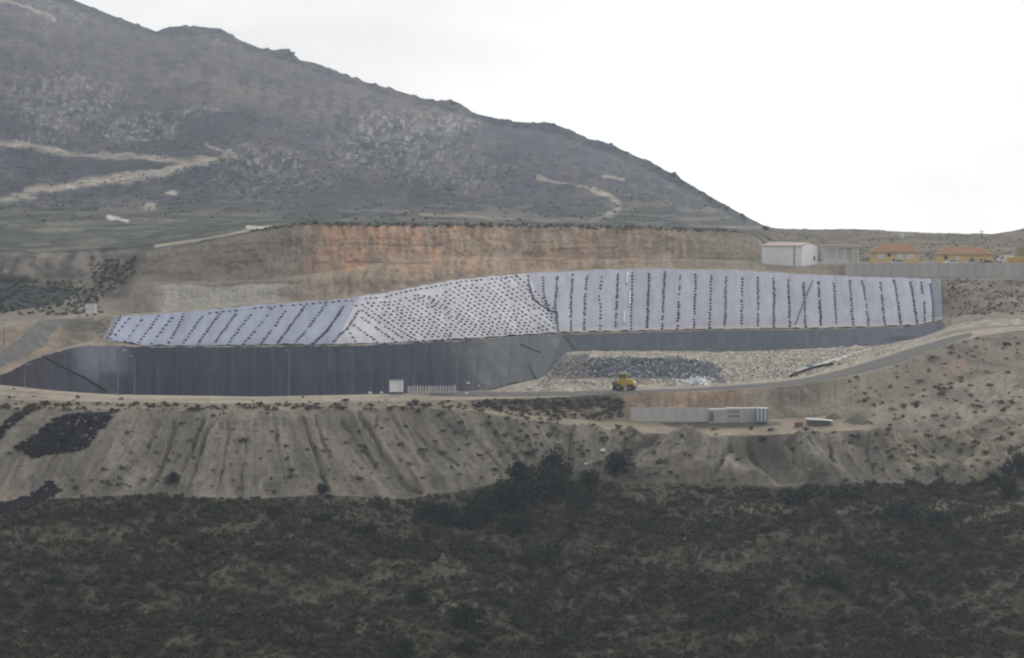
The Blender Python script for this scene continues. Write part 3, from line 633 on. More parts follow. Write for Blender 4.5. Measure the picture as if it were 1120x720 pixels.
# ------------------------------------------------------------------ ballast lines on the white liners
def bag_mesh(sx, sy, sz, seed):
    r = random.Random(seed); bm = bmesh.new(); bmesh.ops.create_icosphere(bm, subdivisions=1, radius=1)
    for v in bm.verts: v.co = Vector((v.co.x * sx * r.uniform(.85, 1.15), v.co.y * sy * r.uniform(.85, 1.15), v.co.z * sz * r.uniform(.9, 1.1)))
    me = bpy.data.meshes.new('sandbag'); bm.to_mesh(me); bm.free(); me.materials.append(M['bag']); return me
BAGS = [bag_mesh(.46, .40, .24, i) for i in range(3)] + [bag_mesh(.40, .36, .2, 9)]
def polyat(pts, n=None, step=None):
    seg = [math.hypot(b[0] - a[0], b[1] - a[1]) for a, b in zip(pts[:-1], pts[1:])]; L = sum(seg)
    n = n or max(2, int(L / step) + 1); out = []
    for i in range(n):
        d = L * i / (n - 1); k = 0
        while k < len(seg) - 1 and d > seg[k]: d -= seg[k]; k += 1
        u = d / seg[k]; a, b = pts[k], pts[k + 1]; out.append((a[0] + (b[0] - a[0]) * u, a[1] + (b[1] - a[1]) * u))
    return out
def ballast(pts, step, label, group, gap=0.05, jit=.5, scale=1.12):
    P = []
    for (x, y) in polyat(pts, step=step):
        h, nrm = hit(x + random.uniform(-jit, jit), y + random.uniform(-.3, .3), True)
        if h is not None: P.append((h, nrm))
    if len(P) < 2: return
    t_ = thing('ballast_line', label, 'sandbag line', P[0][0], 0, group); o0 = P[0][0]
    MB().tube([p - o0 + Vector((0, -.05, .08)) for p, n in P], .022, 3).build('rope', M['rope'], t_)
    for p, n in P:
        if random.random() < gap: continue
        b = link('sandbag', random.choice(BAGS), t_, p - o0 + n * .08 * (1 if n.z > 0 else -1))
        q = (n if n.z > 0 else -n).to_track_quat('Z', 'Y'); b.rotation_euler = (q @ Matrix.Rotation(random.uniform(-.5, .5), 3, 'Z').to_quaternion()).to_euler()
        k = scale * random.uniform(.85, 1.15); b.scale = (k, k, k)
ORD = ['zeroth','first','second','third','fourth','fifth','sixth','seventh','eighth','ninth','tenth','eleventh','twelfth','thirteenth','fourteenth','fifteenth','sixteenth','seventeenth','eighteenth','nineteenth','twentieth','twenty-first']
GR, GLf, GM = 'upright bag lines on the right liner', 'slanting bag lines on the left liner', 'diagonal bag lines on the middle liner'
RT = [([(594,304),(595,322),(598,335)],2.9),([(610,303),(607,335),(609,345),(610,362)],2.6),([(626,301),(624.5,330),(624,362)],2.5),([(642,303),(639,340),(639,361)],2.7),([(658,304),(655,328),(657,335),(656,361)],4.0),
      ([(676,300),(673,360)],2.4),([(692,299),(690,360)],3.3),([(710,300),(708,358)],2.1),([(727,298),(724,360)],2.6),([(744,302),(741,360)],2.8),([(761,301),(759,359)],3.0),([(778,302),(776,359)],3.2),([(794,304),(793.5,325),(793,359)],2.8),
      ([(812,302),(811,358)],3.4),([(829,304),(829,356)],2.8),([(846,305),(847,330),(846,358)],2.6),([(862,307),(864,357)],2.5),([(879,310),(881,358)],2.6),([(895,309),(898,356)],2.2),([(912,311),(915,356)],2.7),([(930,308),(930,316),(932,340),(933,356)],3.0),
      ([(943,308),(947,330),(950,356)],2.7),([(963,310),(968,356)],2.6),([(978,307),(983,335),(985,355)],2.5),([(996,309),(1003,354)],2.1),([(1008,310),(1011,335),(1012,354)],2.7),([(1017,311),(1020,330),(1021,353)],2.5)]
nR = len(RT)
for i, (p, st) in enumerate(RT):
    fr = nR - i
    if i < 5: lab = 'upright line of black bags, %s from the left edge of the wide right liner' % ORD[i + 1]
    elif i == 5: lab = 'upright line of dark bags just left of the white pipes on the right liner'
    elif i == 6: lab = 'spaced upright bag line just right of the white pipes on the right liner'
    elif i < 15: lab = 'upright line of black bags, %s to the right of the white pipes' % ORD[i - 5]
    else: lab = 'upright line of black bags, %s from the right end of the wide liner' % ORD[fr]
    ballast(p, st, lab, GR)
ballast([(578,303),(579,316),(583,326),(590,333),(598,338),(608,342)], 2.3, 'curved line of black bags where the middle liner meets the right liner', GR)
LT = [([(132,347),(118,370)],4.2),([(141,349),(122,371)],5.0),([(155,351),(137,374)],6.0),([(174,346),(160,365),(152,375)],4.0),([(188,348),(166,376)],4.6),([(201,344),(196,356),(184,375)],3.0),([(221,347),(201,375)],3.6),([(240,344),(216,377)],3.3),
      ([(258,344),(234,377)],2.8),([(274,345),(249,377)],4.0),([(297,338),(288,352),(266,377)],4.4),([(312,341),(300,358),(285,377)],3.6),([(333,336),(302,378)],2.9),([(356,334),(340,356),(322,377)],3.6),([(376,336),(358,362),(342,377)],2.1),([(392,341),(383,356),(363,376)],3.0)]
for i, (p, st) in enumerate(LT):
    lab = ('slanting line of black bags, %s from the far left end of the pale slope' % ORD[i + 1]) if i < 8 else ('slanting bag line, %s left of where the dense bag grid begins' % ORD[len(LT) - i])
    ballast(p, st, lab, GLf)
MT = [[(380,360),(389,374)],[(384,354),(413,374)],[(396,348),(433,374)],[(390,335),(412,351),(436,367),(452,374)],[(402,332),(428,350),(463,373)],[(416,331),(445,352),(477,371.5)],[(426,331),(490,371)],[(438,329),(503,370.5)],[(449,324),(517,370)],[(458,323),(531,369.5)],
      [(470,325),(544,369)],[(484,323),(557,368)],[(492,317),(568,367)],[(503,313),(580,366.5)],[(517,312),(592,366)],[(530,312),(603,364)],[(542,309),(607,354)],[(553,305),(608,347)],[(565,302),(609,341)]]
MT2 = []
for a_, b_ in zip(MT[3:-1], MT[4:]):
    A_, B_ = polyat(a_, n=4), polyat(b_, n=4); MT2 += [a_, [((p[0] + q[0]) / 2, (p[1] + q[1]) / 2) for p, q in zip(A_, B_)]]
MT = MT[:3] + MT2 + [MT[-1]]
for i, p in enumerate(MT):
    lab = ('diagonal line of black bags, %s from the lower left corner of the middle grid' % ORD[i + 1]) if i < 17 else ('diagonal bag line on the middle liner, %s left of the curved line' % ORD[len(MT) - i])
    ballast(p, 5.3 if i > 4 else 4.2, lab, GM, .06, .6, 1.05)
ballast([(400,327),(420,325.5),(450,318),(480,313),(505,308.5),(540,305),(577,302)], 5.5, 'sparse row of black bags along the top edge of the middle liner', GM)
ballast([(420,376),(470,374.5),(520,371.3),(570,367.5),(606,365.5)], 9, 'sparse row of black bags along the foot of the middle liner', GM, scale=.8)
ballast([(230,343),(290,336.5),(340,332.5),(385,329)], 7, 'sparse row of black bags along the top edge of the left liner', GLf, .1)

def pipe_on(name, label, cat, pts, r, mat, step=6, up=0.0, group=None, part=None):
    q = [hit(*p) for p in polyat(pts, step=step)]; q = [p for p in q if p is not None]; o = q[0]
    ob = MB().tube([p - o + Vector((0, -r * .6, r * .8 + up)) for p in q], r, 8).build(name, mat, None, True, o)
    return tag(ob, label, cat, group)
g = 'white pipe lengths on the right liner'
pipe_on('plastic_pipe', 'short white pipe at the top of the right liner', 'pipe', [(686.5,299),(685,312)], .24, M['plastic'], 3, group=g)
pipe_on('plastic_pipe', 'short white pipe halfway down the right liner', 'pipe', [(689,320),(688.5,336)], .24, M['plastic'], 3, group=g)
pipe_on('plastic_pipe', 'short white pipe near the foot of the right liner', 'pipe', [(683,342),(682.5,355)], .24, M['plastic'], 3, group=g)
pipe_on('drain_hose', 'thin dark hose lying diagonally across the upright bag lines', 'hose', [(889,307),(880,328),(870,355)], .17, M['rope'], 4)
pipe_on('liner_fold', 'long black fold running down the left end of the dark pit liner', 'liner fold', [(46,390),(70,403),(95,415),(116,428)], .22, M['rubber'], 4)
pipe_on('drain_hose', 'black hose where the grey liner meets the dark right wall', 'hose', [(617,366),(622,373),(629,382)], .14, M['rubber'], 3)
pipe_on('drain_hose', 'short black hose lying on the paler grey liner above the rubbish', 'hose', [(569,377),(580,382),(591,386)], .17, M['rubber'], 3)
pipe_on('drain_hose', 'black hose end hanging down the grey liner beside the rubbish', 'hose', [(579,399),(582,408),(586,414)], .17, M['rubber'], 3)
pipe_on('drain_hose', 'black pipe along the rubbish edge beside the paved ramp', 'hose', [(864,413),(878,407),(893,402.5),(911,399)], .30, M['rubber'], 4, .1)

# ------------------------------------------------------------------ ribbons draped on the ground: roads, nets, sheets
def drape(name, left, right, n, m_, off, mat, kind=None, col=None, ragged=0.0):
    A = polyat(left, n=n); B = polyat(right, n=n); P = np.zeros((m_ + 1, n, 3)); ok = True; PX = np.zeros((m_ + 1, n)); PY = PX.copy()
    for i in range(n):
        for j in range(m_ + 1):
            u = j / m_; x = A[i][0] * (1 - u) + B[i][0] * u; y = A[i][1] * (1 - u) + B[i][1] * u
            if ragged:
                x += (fbm(i / 2.3, j / 2.3, 3, 301) - .5) * ragged * 2; y += (fbm(i / 2.3, j / 2.3, 3, 302) - .5) * ragged
            h = hit(x, y); P[j, i] = h; PX[j, i] = x; PY[j, i] = y
            rim = off * (0.3 if (j in (0, m_)) else 1); P[j, i, 2] += rim; P[j, i, 1] -= rim * .3
    C = np.broadcast_to(np.array(col), P.shape) if col is not None else None
    me = grid_mesh(name, P, C, mat, bvh=False)
    if ragged:
        bm = bmesh.new(); bm.from_mesh(me); kill = []
        for f in bm.faces:
            i, j = f.index % (n - 1), f.index // (n - 1); e_ = min(i, n - 2 - i, j, m_ - 1 - j)
            if fbm(i / 2.1, j / 2.1, 3, 303) < (.46 if e_ < 1 else (.40 if e_ < 3 else .30)): kill.append(f)
        bmesh.ops.delete(bm, geom=kill, context='FACES'); bm.to_mesh(me); bm.free()
    o = link(name, me)
    if kind: o['kind'] = kind
    return o
drape('ramp_road', [(470,427.8),(560,428.8),(640,427.6),(690,427),(760,424.5),(840,419),(880,414),(920,405),(960,393),(1000,380),(1040,368.5),(1062,363.5)], [(470,433.5),(560,434),(640,432.8),(690,430.8),(760,428.3),(840,423.6),(885,420),(940,409),(980,399),(1012,386.5),(1040,375.5),(1064,368)], 300, 5, .12, M['asphalt'], 'structure')
drape('access_road', [(-40,398),(0,384),(20,372),(34,360),(40,352),(56,349),(75,348.5)], [(-40,418),(0,403),(26,390),(50,378),(58,366),(62,357),(84,349.5)], 70, 8, .15, M['asphalt'], 'structure')
nc = lambda c: np.array(alb(c, None, 1, .3))
tag(drape('black_net', [(16,491),(38,475),(66,454)], [(34,501),(92,493),(129,450)], 70, 40, .25, M['black_net'], None, nc((46, 45, 54)), 7), 'ragged black netting sheet draped on the tan slope at left', 'netting')
tag(drape('black_net', [(-20,478),(0,465),(20,450),(32,444)], [(-20,492),(0,480),(24,458),(44,446)], 40, 16, .25, M['black_net'], None, nc((52, 49, 50)), 6), 'dark netting strip on the upper slope at the left edge of the view', 'netting')
tag(drape('black_net', [(-20,556),(10,548),(44,537),(52,527)], [(-20,562),(20,562),(48,550),(68,536)], 50, 16, .3, M['black_net'], None, nc((44, 44, 54)), 7), 'crumpled black sheet at the foot of the slope, lower left', 'sheet')
tag(drape('white_sheet', [(868,406),(900,396.5),(930,387.5),(952,381.5)], [(871,408.2),(904,399.2),(932,390.2),(953,383)], 90, 8, .25, M['pale_concrete'], None, None, 1.6), 'white sheet edge running along the paved ramp above the rubbish', 'sheet')
pond = drape('pond', [(722,462.8),(770,461.4),(810,461.4),(850,461)], [(732,467.0),(770,468.6),(810,468.4),(856,465.0)], 40, 4, .06, M['water'], 'structure')

# ------------------------------------------------------------------ vegetation
def leaf_mesh(name, n, lobes, size, seed, mat, flat=1.0):
    r = np.random.RandomState(seed); v = []; f = []
    for i in range(n):
        c, rad = lobes[r.randint(len(lobes))]
        d = r.normal(size=3); d /= np.linalg.norm(d); rr = rad * (r.rand() ** .22)
        p = np.array(c) + d * rr * np.array([1, 1, flat]); p[2] = max(p[2], .02)
        a = r.normal(size=3) + d * .2; a /= np.linalg.norm(a); b = np.cross(a, r.normal(size=3)); b /= np.linalg.norm(b)
        s = size * r.uniform(.6, 1.4); k = len(v)
        v += [tuple(p - a * s), tuple(p + b * s * .7), tuple(p + a * s), tuple(p - b * s * .7 + d * s * .3)]; f.append((k, k + 1, k + 2, k + 3))
    me = bpy.data.meshes.new(name); me.from_pydata([tuple(map(float, q)) for q in v], [], f); me.update(); me.materials.append(mat); return me
def lobes(seed, n, R, h, lobe):
    r = random.Random(seed); out = []
    for i in range(n):
        a = r.uniform(0, 6.28); q = R * math.sqrt(r.random()) * .75
        out.append(((math.cos(a) * q, math.sin(a) * q, r.uniform(.25, .75) * h * (1 - .4 * q / R)), lobe * r.uniform(.7, 1.2)))
    return out
SCR = [leaf_mesh('scrub_bush', 150, lobes(i, 5, 1.0, 1.1, .42), .13, i, M['scrub_leaf'], .8) for i in range(5)]
SLP = [leaf_mesh('low_shrub', 80, lobes(20 + i, 4, .6, .6, .3), .12, 20 + i, M['slope_leaf'], .7) for i in range(4)]
SCRG = [leaf_mesh('green_scrub_bush', 260, lobes(60 + i, 6, .8, 1.2, .45), .11, 60 + i, M['leaf_mid'], .9) for i in range(3)]
BIG = [leaf_mesh('crown', 1400, lobes(40 + i, 14, 1.0, 1.8, .44), .075, 40 + i, M['leaf_dark'], .9) for i in range(3)]
BIGG = leaf_mesh('crown', 1500, lobes(50, 16, 1.0, 1.0, .36), .06, 50, M['leaf_green'], .9)
def trunk_mesh(seed):
    r = random.Random(seed); m = MB(); m.tube([(0, 0, -.15), (.03, 0, .25), (.02, .03, .6)], .09, 6, .05)
    for k in range(4):
        a = r.uniform(0, 6.28); m.tube([(.02, .02, .35), (math.cos(a) * .25, math.sin(a) * .25, .7), (math.cos(a) * .5, math.sin(a) * .5, 1.0)], .04, 5, .015)
    return m.mesh('trunk', M['bark'])
TRK = [trunk_mesh(i) for i in range(2)]
def bigbush(px, py, wpx, label, hs=1.12, green=False, name='dark_bush', cat='bush'):
    p = hit(px, py)
    if p is None: return
    R_ = wpx / FOC * p.y / 2 / 1.1
    t_ = thing(name, label, cat, p - Vector((0, 0, .1 * R_)), random.uniform(0, 6))
    c = link('crown', BIGG if green else random.choice(BIG), t_); c.scale = (R_, R_, R_ * hs)
    k = link('trunk', random.choice(TRK), t_); k.scale = (R_, R_, R_ * hs)
for a_ in [(598,544,60,'largest dark tree in the cluster below the tan slope',1.1,False,'olive_tree','tree'),(562,560,52,'dark rounded bush low in the middle cluster of trees',1.2),(526,578,50,'broad dark tree at the left side of the middle cluster',1.2,False,'olive_tree','tree'),
           (492,574,40,'dark bush left of the middle cluster, level with its foot'),(566,583,40,'dark bush just above the round green bush',.9),(594,610,56,'round green bush below the dark middle cluster',.8,True,'green_bush'),
           (634,553,40,'dark bush on the right flank of the middle cluster'),(643,548,20,'small dark bush right of the middle cluster'),(677,517,38,'lone dark bush on the tan slope below the white scraps'),(606,522,42,'dark bush topping the middle cluster against the tan slope'),
           (574,530,40,'dark bush on the upper left of the middle cluster'),(644,532,30,'dark bush on the upper right of the middle cluster'),(466,571,36,'low dark bush at the far left of the tree cluster'),(545,556,38,'dark bush between the broad left tree and the cluster'),
           (512,685,42,'isolated dark bush low in the foreground scrub, below the cluster',1.1),(436,722,44,'dark bush at the bottom edge, left of centre',1.1),(512,712,30,'dark low bush near the bottom edge below the isolated bush',.8),
           (354,540,18,'small dark bush at the foot of the slope, left of the wide gully'),(188,528,19,'dark round bush alone on the left part of the tan slope'),(300,566,22,'dark bush at the scrub edge below the left slope'),
           (402,588,28,'dark bush in the scrub left of the tree cluster'),(566,686,38,'dark green bush right of the isolated foreground bush',.9,True,'green_bush'),(632,699,40,'green leafed bush in the lower middle scrub',.6,True,'green_bush'),
           (1112,520,34,'large dark bush at the right edge below the tan hill',1.2),(1100,545,30,'dark bush beside the right edge, lower of the pair'),(1086,532,22,'small dark bush left of the right edge bushes'),
           (925,545,60,'wide dark thicket at the foot of the right slope',.5),(985,565,66,'wide dark thicket in the scrub right of centre',.5),(878,548,44,'low dark thicket under the right gullies',.5),(1030,575,50,'low thicket right of the wide thicket',.5),
           (140,562,30,'low dark bush under the left slope',.6),(232,560,34,'low dark thicket under the tan slope left of centre',.5),(350,570,34,'low thicket under the slope, left of the gully foot',.5),
           (455,662,34,'grey green bush in the lower left scrub'),(60,640,30,'low bush in the dim lower left scrub',.6),(905,640,52,'broad low bush in the lower right scrub',.5),(1000,665,44,'low bush in the lower right scrub, near a pale patch',.6),(965,618,60,'long low thicket in the right foreground scrub',.45)]:
    bigbush(*a_)

# small shrubs on the bare slopes
def sdens(px, py):
    if px > 960: return .9 if py > 370 else 0
    if 500 < px < 700: return .8
    if py < 452 and px < 560: return .9
    if px < 120: return .6
    if 180 < px < 310: return .35
    if px > 880 and py < 475: return .4
    return .25
cnt = 0; G1 = 'small shrubs dotted over the bare slopes'
while cnt < 298:
    x = random.uniform(2, 1118)
    yb, _ = rv('A', x); yt, _ = rv('E', x); yt = yt + 3
    y = random.uniform(float(yt) + 4, float(yb) - 4)
    if random.random() > sdens(x, y): continue
    if 16 < x < 132 and 448 < y < 503: continue
    if 680 < x < 935 and y < 470: continue
    if x > 470 and y < float(rv('Dd', x)[0]) + 1.5: continue
    if random.random() < .4 and x < 540: y = random.uniform(442, 449)
    p = hit(x, y)
    if p is None: continue
    zone = ('on the upper part of the tan hill at right' if y < 440 else ('on the lower tan hill, towards the right edge' if x > 1040 else 'on the lower tan hill, left flank')) if x > 960 else ('on the rim beside the dirt track' if y < 452 and x < 540 else ('on the spoil slope above the tree cluster' if 480 < x < 720 else ('on the fanned slope under the concrete basin' if x >= 720 else 'on the bare left spoil slope')))
    o = link('low_shrub', random.choice(SLP), None, p - Vector((0, 0, .06))); s = random.choice([.8, 1, 1.1, 1.4, 1.9]) * random.uniform(.8, 1.15)
    o.scale = (s * 1.2, s, s * .8); o.rotation_euler = (0, 0, random.uniform(0, 6))
    sz_ = 'tiny' if s < 1 else ('small' if s < 1.4 else 'larger'); tag(o, sz_ + ' dry shrub ' + zone, 'shrub', G1 + ', ' + sz_ + ', ' + zone); cnt += 1

# foreground scrub: the 300 that show largest are things, the rest is one mass
pts = []
rs = np.random.RandomState(5)
xs = rs.uniform(-60, 1180, 30000); yy = rs.uniform(440, 571, 30000)
SCALEF = 1.0
for x_, y_ in zip(xs, yy):
    X = (x_ - CX) / FOC * y_; d = drop(X, y_)
    if d is None: continue
    dens = fbm(X / 14, y_ / 10, 3, 200)
    if rs.rand() > .34 + 1.5 * (dens - .3) + (.1 if y_ > 550 else 0): continue
    fade = 1 if y_ < 555 else .8
    pts.append((X, y_, d.z, (.34 + 1.15 * rs.rand() ** 2.4) * (.7 + .8 * float(dens)) * fade))
pts.sort(key=lambda p: -p[3])
vis = lambda p: 12 < CX + p[0] / p[1] * FOC < 1108 and 553 < CY + (CAMZ - p[2]) / p[1] * FOC < 706
near = [p for p in pts if vis(p)][:300]; ns = set(near); rest = [p for p in pts if p not in ns]
for (X, Y, Z, s) in near:
    grn = random.random() < .4; o = link('scrub_bush', random.choice(SCRG if grn else SCR), None, (X, Y, Z - .05)); o.scale = (s * 1.15, s * 1.15, s * .9); o.rotation_euler = (0, 0, random.uniform(0, 6))
    pxx = CX + X / Y * FOC; pyy = CY + (CAMZ - Z) / Y * FOC; z_ = ['far left', 'left', 'centre left', 'centre right', 'right', 'far right'][min(5, int(pxx / 187))] + (' of the foreground scrub, close under the slope' if pyy < 600 else (' of the foreground scrub, at middle height' if pyy < 652 else ' of the foreground scrub, near the bottom edge'))
    cn_ = ('olive green' if grn else 'grey brown'); sz_ = 'large' if s > 1.35 else 'middling'; tag(o, '%s %s bush at the %s' % (sz_, cn_, z_), 'bush', '%s %s bushes at the %s' % (sz_, cn_, z_))
def scatter(name, pts, protos, label=None, cat=None):
    me = bpy.data.meshes.new(name); me.vertices.add(len(pts)); me.vertices.foreach_set('co', np.array([p[:3] for p in pts], np.float32).ravel())
    at = me.attributes.new('sc', 'FLOAT', 'POINT'); at.data.foreach_set('value', np.array([p[3] for p in pts], np.float32))
    o = link(name, me); c = bpy.data.collections.new(name + '_kinds')
    for k, m_ in enumerate(protos): c.objects.link(bpy.data.objects.new(name + '_kind', m_))
    ng = bpy.data.node_groups.new(name, 'GeometryNodeTree'); ng.interface.new_socket('Geometry', in_out='INPUT', socket_type='NodeSocketGeometry'); ng.interface.new_socket('Geometry', in_out='OUTPUT', socket_type='NodeSocketGeometry')
    N = ng.nodes.new; gi = N('NodeGroupInput'); go = N('NodeGroupOutput'); mtp = N('GeometryNodeMeshToPoints'); iop = N('GeometryNodeInstanceOnPoints'); ci = N('GeometryNodeCollectionInfo')
    ci.inputs['Collection'].default_value = c; ci.inputs['Separate Children'].default_value = True; ci.inputs['Reset Children'].default_value = True
    iop.inputs['Pick Instance'].default_value = True
    ri = N('FunctionNodeRandomValue'); ri.data_type = 'INT'; ri.inputs[4].default_value = 0; ri.inputs[5].default_value = len(protos) - 1; ri.inputs['Seed'].default_value = 3
    rr = N('FunctionNodeRandomValue'); rr.data_type = 'FLOAT_VECTOR'; rr.inputs[0].default_value = (-.1, -.1, 0); rr.inputs[1].default_value = (.1, .1, 6.28)
    na = N('GeometryNodeInputNamedAttribute'); na.data_type = 'FLOAT'; na.inputs['Name'].default_value = 'sc'
    L = ng.links.new; L(gi.outputs[0], mtp.inputs[0]); L(mtp.outputs[0], iop.inputs['Points']); L(ci.outputs[0], iop.inputs['Instance'])
    L(ri.outputs[2], iop.inputs['Instance Index']); L(rr.outputs[0], iop.inputs['Rotation']); L(na.outputs[0], iop.inputs['Scale']); L(iop.outputs[0], go.inputs[0])
    md = o.modifiers.new('scatter', 'NODES'); md.node_group = ng
    return tag(o, label, cat, kind='stuff')
small = []
for k in range(14000):
    y_ = rs.uniform(455, 574); X = (rs.uniform(-60, 1180) - CX) / FOC * y_; d = drop(X, y_)
    if d is None: continue
    toe = float(rv('A', CX + X / y_ * FOC)[1])
    if y_ > toe - 1: continue
    small.append((X, y_, d.z, .35 + .5 * rs.rand()))
scatter('low_scrub', small, SLP, 'low dry tufts between the darker bushes of the foreground', 'scrub')
scatter('foreground_scrub', rest, SCR, 'mass of low grey brown scrub covering the dim foreground hillside', 'scrub')
# rough scrub on the farther ground
def field(name, n, box, size, protos, label, test=None, seed=1):
    r = np.random.RandomState(seed); out = []
    while len(out) < n:
        x, y = r.uniform(box[0], box[1]), r.uniform(box[2], box[3])
        if test and not test(x, y): continue
        p = hit(x, y)
        if p is None: continue
        out.append((p.x, p.y, p.z - .05, size * r.uniform(.5, 1.5)))
    return scatter(name, out, protos, label, 'scrub')
field('cut_bank_scrub', 260, (515, 682, 436, 458), .75, SLP, 'dark tangled scrub clinging to the short bank below the rim road', lambda x, y: y > float(rv('Dd', x)[0]) + 1 and y < float(rv('C', x)[0]), 2)
field('ravine_scrub', 520, (-40, 150, 280, 350), .7, SCR, 'dark scrub on the ravine side behind the left end of the pit', lambda x, y: (x < 112 and y > 308 + (x > 90) * 6 and y < 345) or (100 < x < 150 and y < 335 - (x - 100) * .7 and y > 282), 3)
field('plateau_scrub', 800, (840, 1170, 251, 286), .38, SCR, 'brown green scrub on the low hill behind the buildings', None, 4)
field('cliff_top_scrub', 420, (200, 840, 240, 254), .55, SCR, 'thin dark scrub along the top of the quarried cliff', lambda x, y: abs(y - float(rv('M', x)[0])) < 2.2, 5)
field('bank_scrub', 330, (1036, 1150, 306, 350), .65, SLP, 'patchy brown scrub on the bank below the concrete wall', None, 6)
field('mountain_scrub', 1800, (-40, 840, 0, 243), .65, SCR[:3], 'dark scrub sprinkled over the mountainside', lambda x, y: y > np.interp(x, [p[0] for p in SK], [p[1] for p in SK]) + 1 and fbm(x / 30, y / 18, 3, 210) > .44, 7)
for x, y, wpx, lab in ((685,167,5,'tiny lone tree on the mountain skyline, highest of those on the right ridge'),(737,192,10,'dark tree breaking the skyline halfway down the right ridge'),(778,217,6,'small tree on the skyline low on the right ridge'),(766,210,5,'faint small tree on the ridge above the low skyline tree'),(720,184,5,'small tree on the ridge just above the dark skyline tree'),(812,235,5,'small tree on the skyline just left of the low point of the ridge'),(795,227,4,'tiny bush on the skyline near the foot of the right ridge'),(838,250,9,'low dark bush where the ridge meets the flat skyline'),(606,136,6,'small bush on the rounded shoulder of the ridge'),(320,58,6,'small bush on the rocky knob of the left skyline'),(747,199,5,'small tree just right of the dark skyline tree'),(495,113,7,'small tree clump on the skyline at the mountain shoulder')):
    bigbush(x, y + 2, wpx, lab, 1.1, False, 'ridge_tree', 'tree')

# boulders on the mountain
def rock_mesh(seed):
    r = random.Random(seed); bm = bmesh.new(); bmesh.ops.create_icosphere(bm, subdivisions=1, radius=1)
    for v in bm.verts: v.co = v.co * r.uniform(.65, 1.15); v.co.z *= .6
    me = bpy.data.meshes.new('rock'); bm.to_mesh(me); bm.free(); me.materials.append(M['rock']); return me
RK = [rock_mesh(i) for i in range(4)]
r_ = np.random.RandomState(8); out = []
for cx, cy, rx, ry, n in ((450,135,62,9,150),(430,155,90,20,130),(215,118,26,4,60),(150,138,60,16,70),(290,170,60,18,90),(70,100,70,30,60),(310,58,14,3,14),(520,138,40,8,40)):
    for k in range(n):
        x, y = r_.normal(cx, rx * .5), r_.normal(cy, ry * .5); p = hit(x, y)
        if p is not None and p.y < 2800: out.append((p.x, p.y, p.z - .3, .3 + 1.2 * r_.rand() ** 3))
scatter('mountain_boulders', out, RK, 'pale boulders scattered across the rocky mountainside', 'rocks')

# ------------------------------------------------------------------ rubbish
def debris_mesh():
    r = random.Random(11); V = []; Fc = []; Cc = []
    cs_b = [(92,104,126),(110,120,140),(76,86,104),(130,138,152),(98,112,136),(172,178,186),(116,110,112),(140,140,142)]
    cs_t = [(150,146,138),(130,124,116),(166,162,154),(112,108,102),(144,136,126),(190,188,184),(122,128,138)]
    def put(x, y, cs, s, q=.6):
        p = hit(x, y)
        if p is None: return
        c = alb(r.choice(cs), None, .62 if cs is cs_b else .6); a = r.uniform(0, 6.28); tl = r.uniform(-.9, .9); m_ = Matrix.Rotation(a, 3, 'Z') @ Matrix.Rotation(tl, 3, 'X')
        sx, sy, sz = s * r.uniform(.4, 1.3), s * r.uniform(.3, 1), s * r.uniform(.08, .5); k = len(V)
        for dx, dy, dz in ((-1,-1,-1),(1,-1,-1),(1,1,-1),(-1,1,-1),(-1,-1,1),(1,-1,1),(1,1,1),(-1,1,1)):
            w_ = m_ @ Vector((dx * sx * r.uniform(.7, 1), dy * sy * r.uniform(.7, 1), dz * sz)); V.append((p.x + w_.x, p.y + w_.y, p.z + w_.z + sz * .6)); Cc.append(c)
        for q_ in ((3,2,1,0),(4,5,6,7),(0,1,5,4),(1,2,6,5),(2,3,7,6),(3,0,4,7)): Fc.append(tuple(i + k for i in q_))
    for i in range(4200):
        x = r.uniform(626, 796); y = r.uniform(389, 420)
        if r.random() > float(bluem(np.array(x), np.array(y))): continue
        put(x, y, cs_b, .36)
    for i in range(900):
        x = r.uniform(598, 645); y = r.uniform(388, 414)
        if y > np.interp(x, [598, 606, 614, 620], [412, 402, 392, 386]): put(x, y, cs_b[:1] + cs_b[3:5] + cs_t[:6], .3)
    for i in range(3800):
        x = r.uniform(590, 990); y = r.uniform(382, 420)
        if float(bluem(np.array(x), np.array(y))) > r.random(): continue
        if y < np.interp(x, [590, 600, 606, 612, 622, 900, 1000], [417, 414, 403, 392, 384, 381, 372]) or y > np.interp(x, [590, 840, 880, 930, 990], [425, 417, 411, 398, 382]) - 1: continue
        put(x, y, cs_t, .22 if y < 400 else .25)
    for i in range(500): put(r.uniform(500, 700), r.uniform(416, 427), cs_t, .16)
    for i in range(200): put(r.gauss(763, 9), r.gauss(417, 2), [(214,218,222),(190,196,206)], .4)
    me = bpy.data.meshes.new('rubbish'); me.from_pydata(V, [], Fc); me.update()
    at = me.color_attributes.new('Col', 'FLOAT_COLOR', 'POINT'); cc = np.ones((len(V), 4), np.float32); cc[:, :3] = np.array(Cc); at.data.foreach_set('color', cc.ravel())
    me.materials.append(M['waste']); return me
tag(link('rubbish', debris_mesh()), 'loose blue grey and pale rubbish heaped over the pit floor', 'rubbish', kind='stuff')

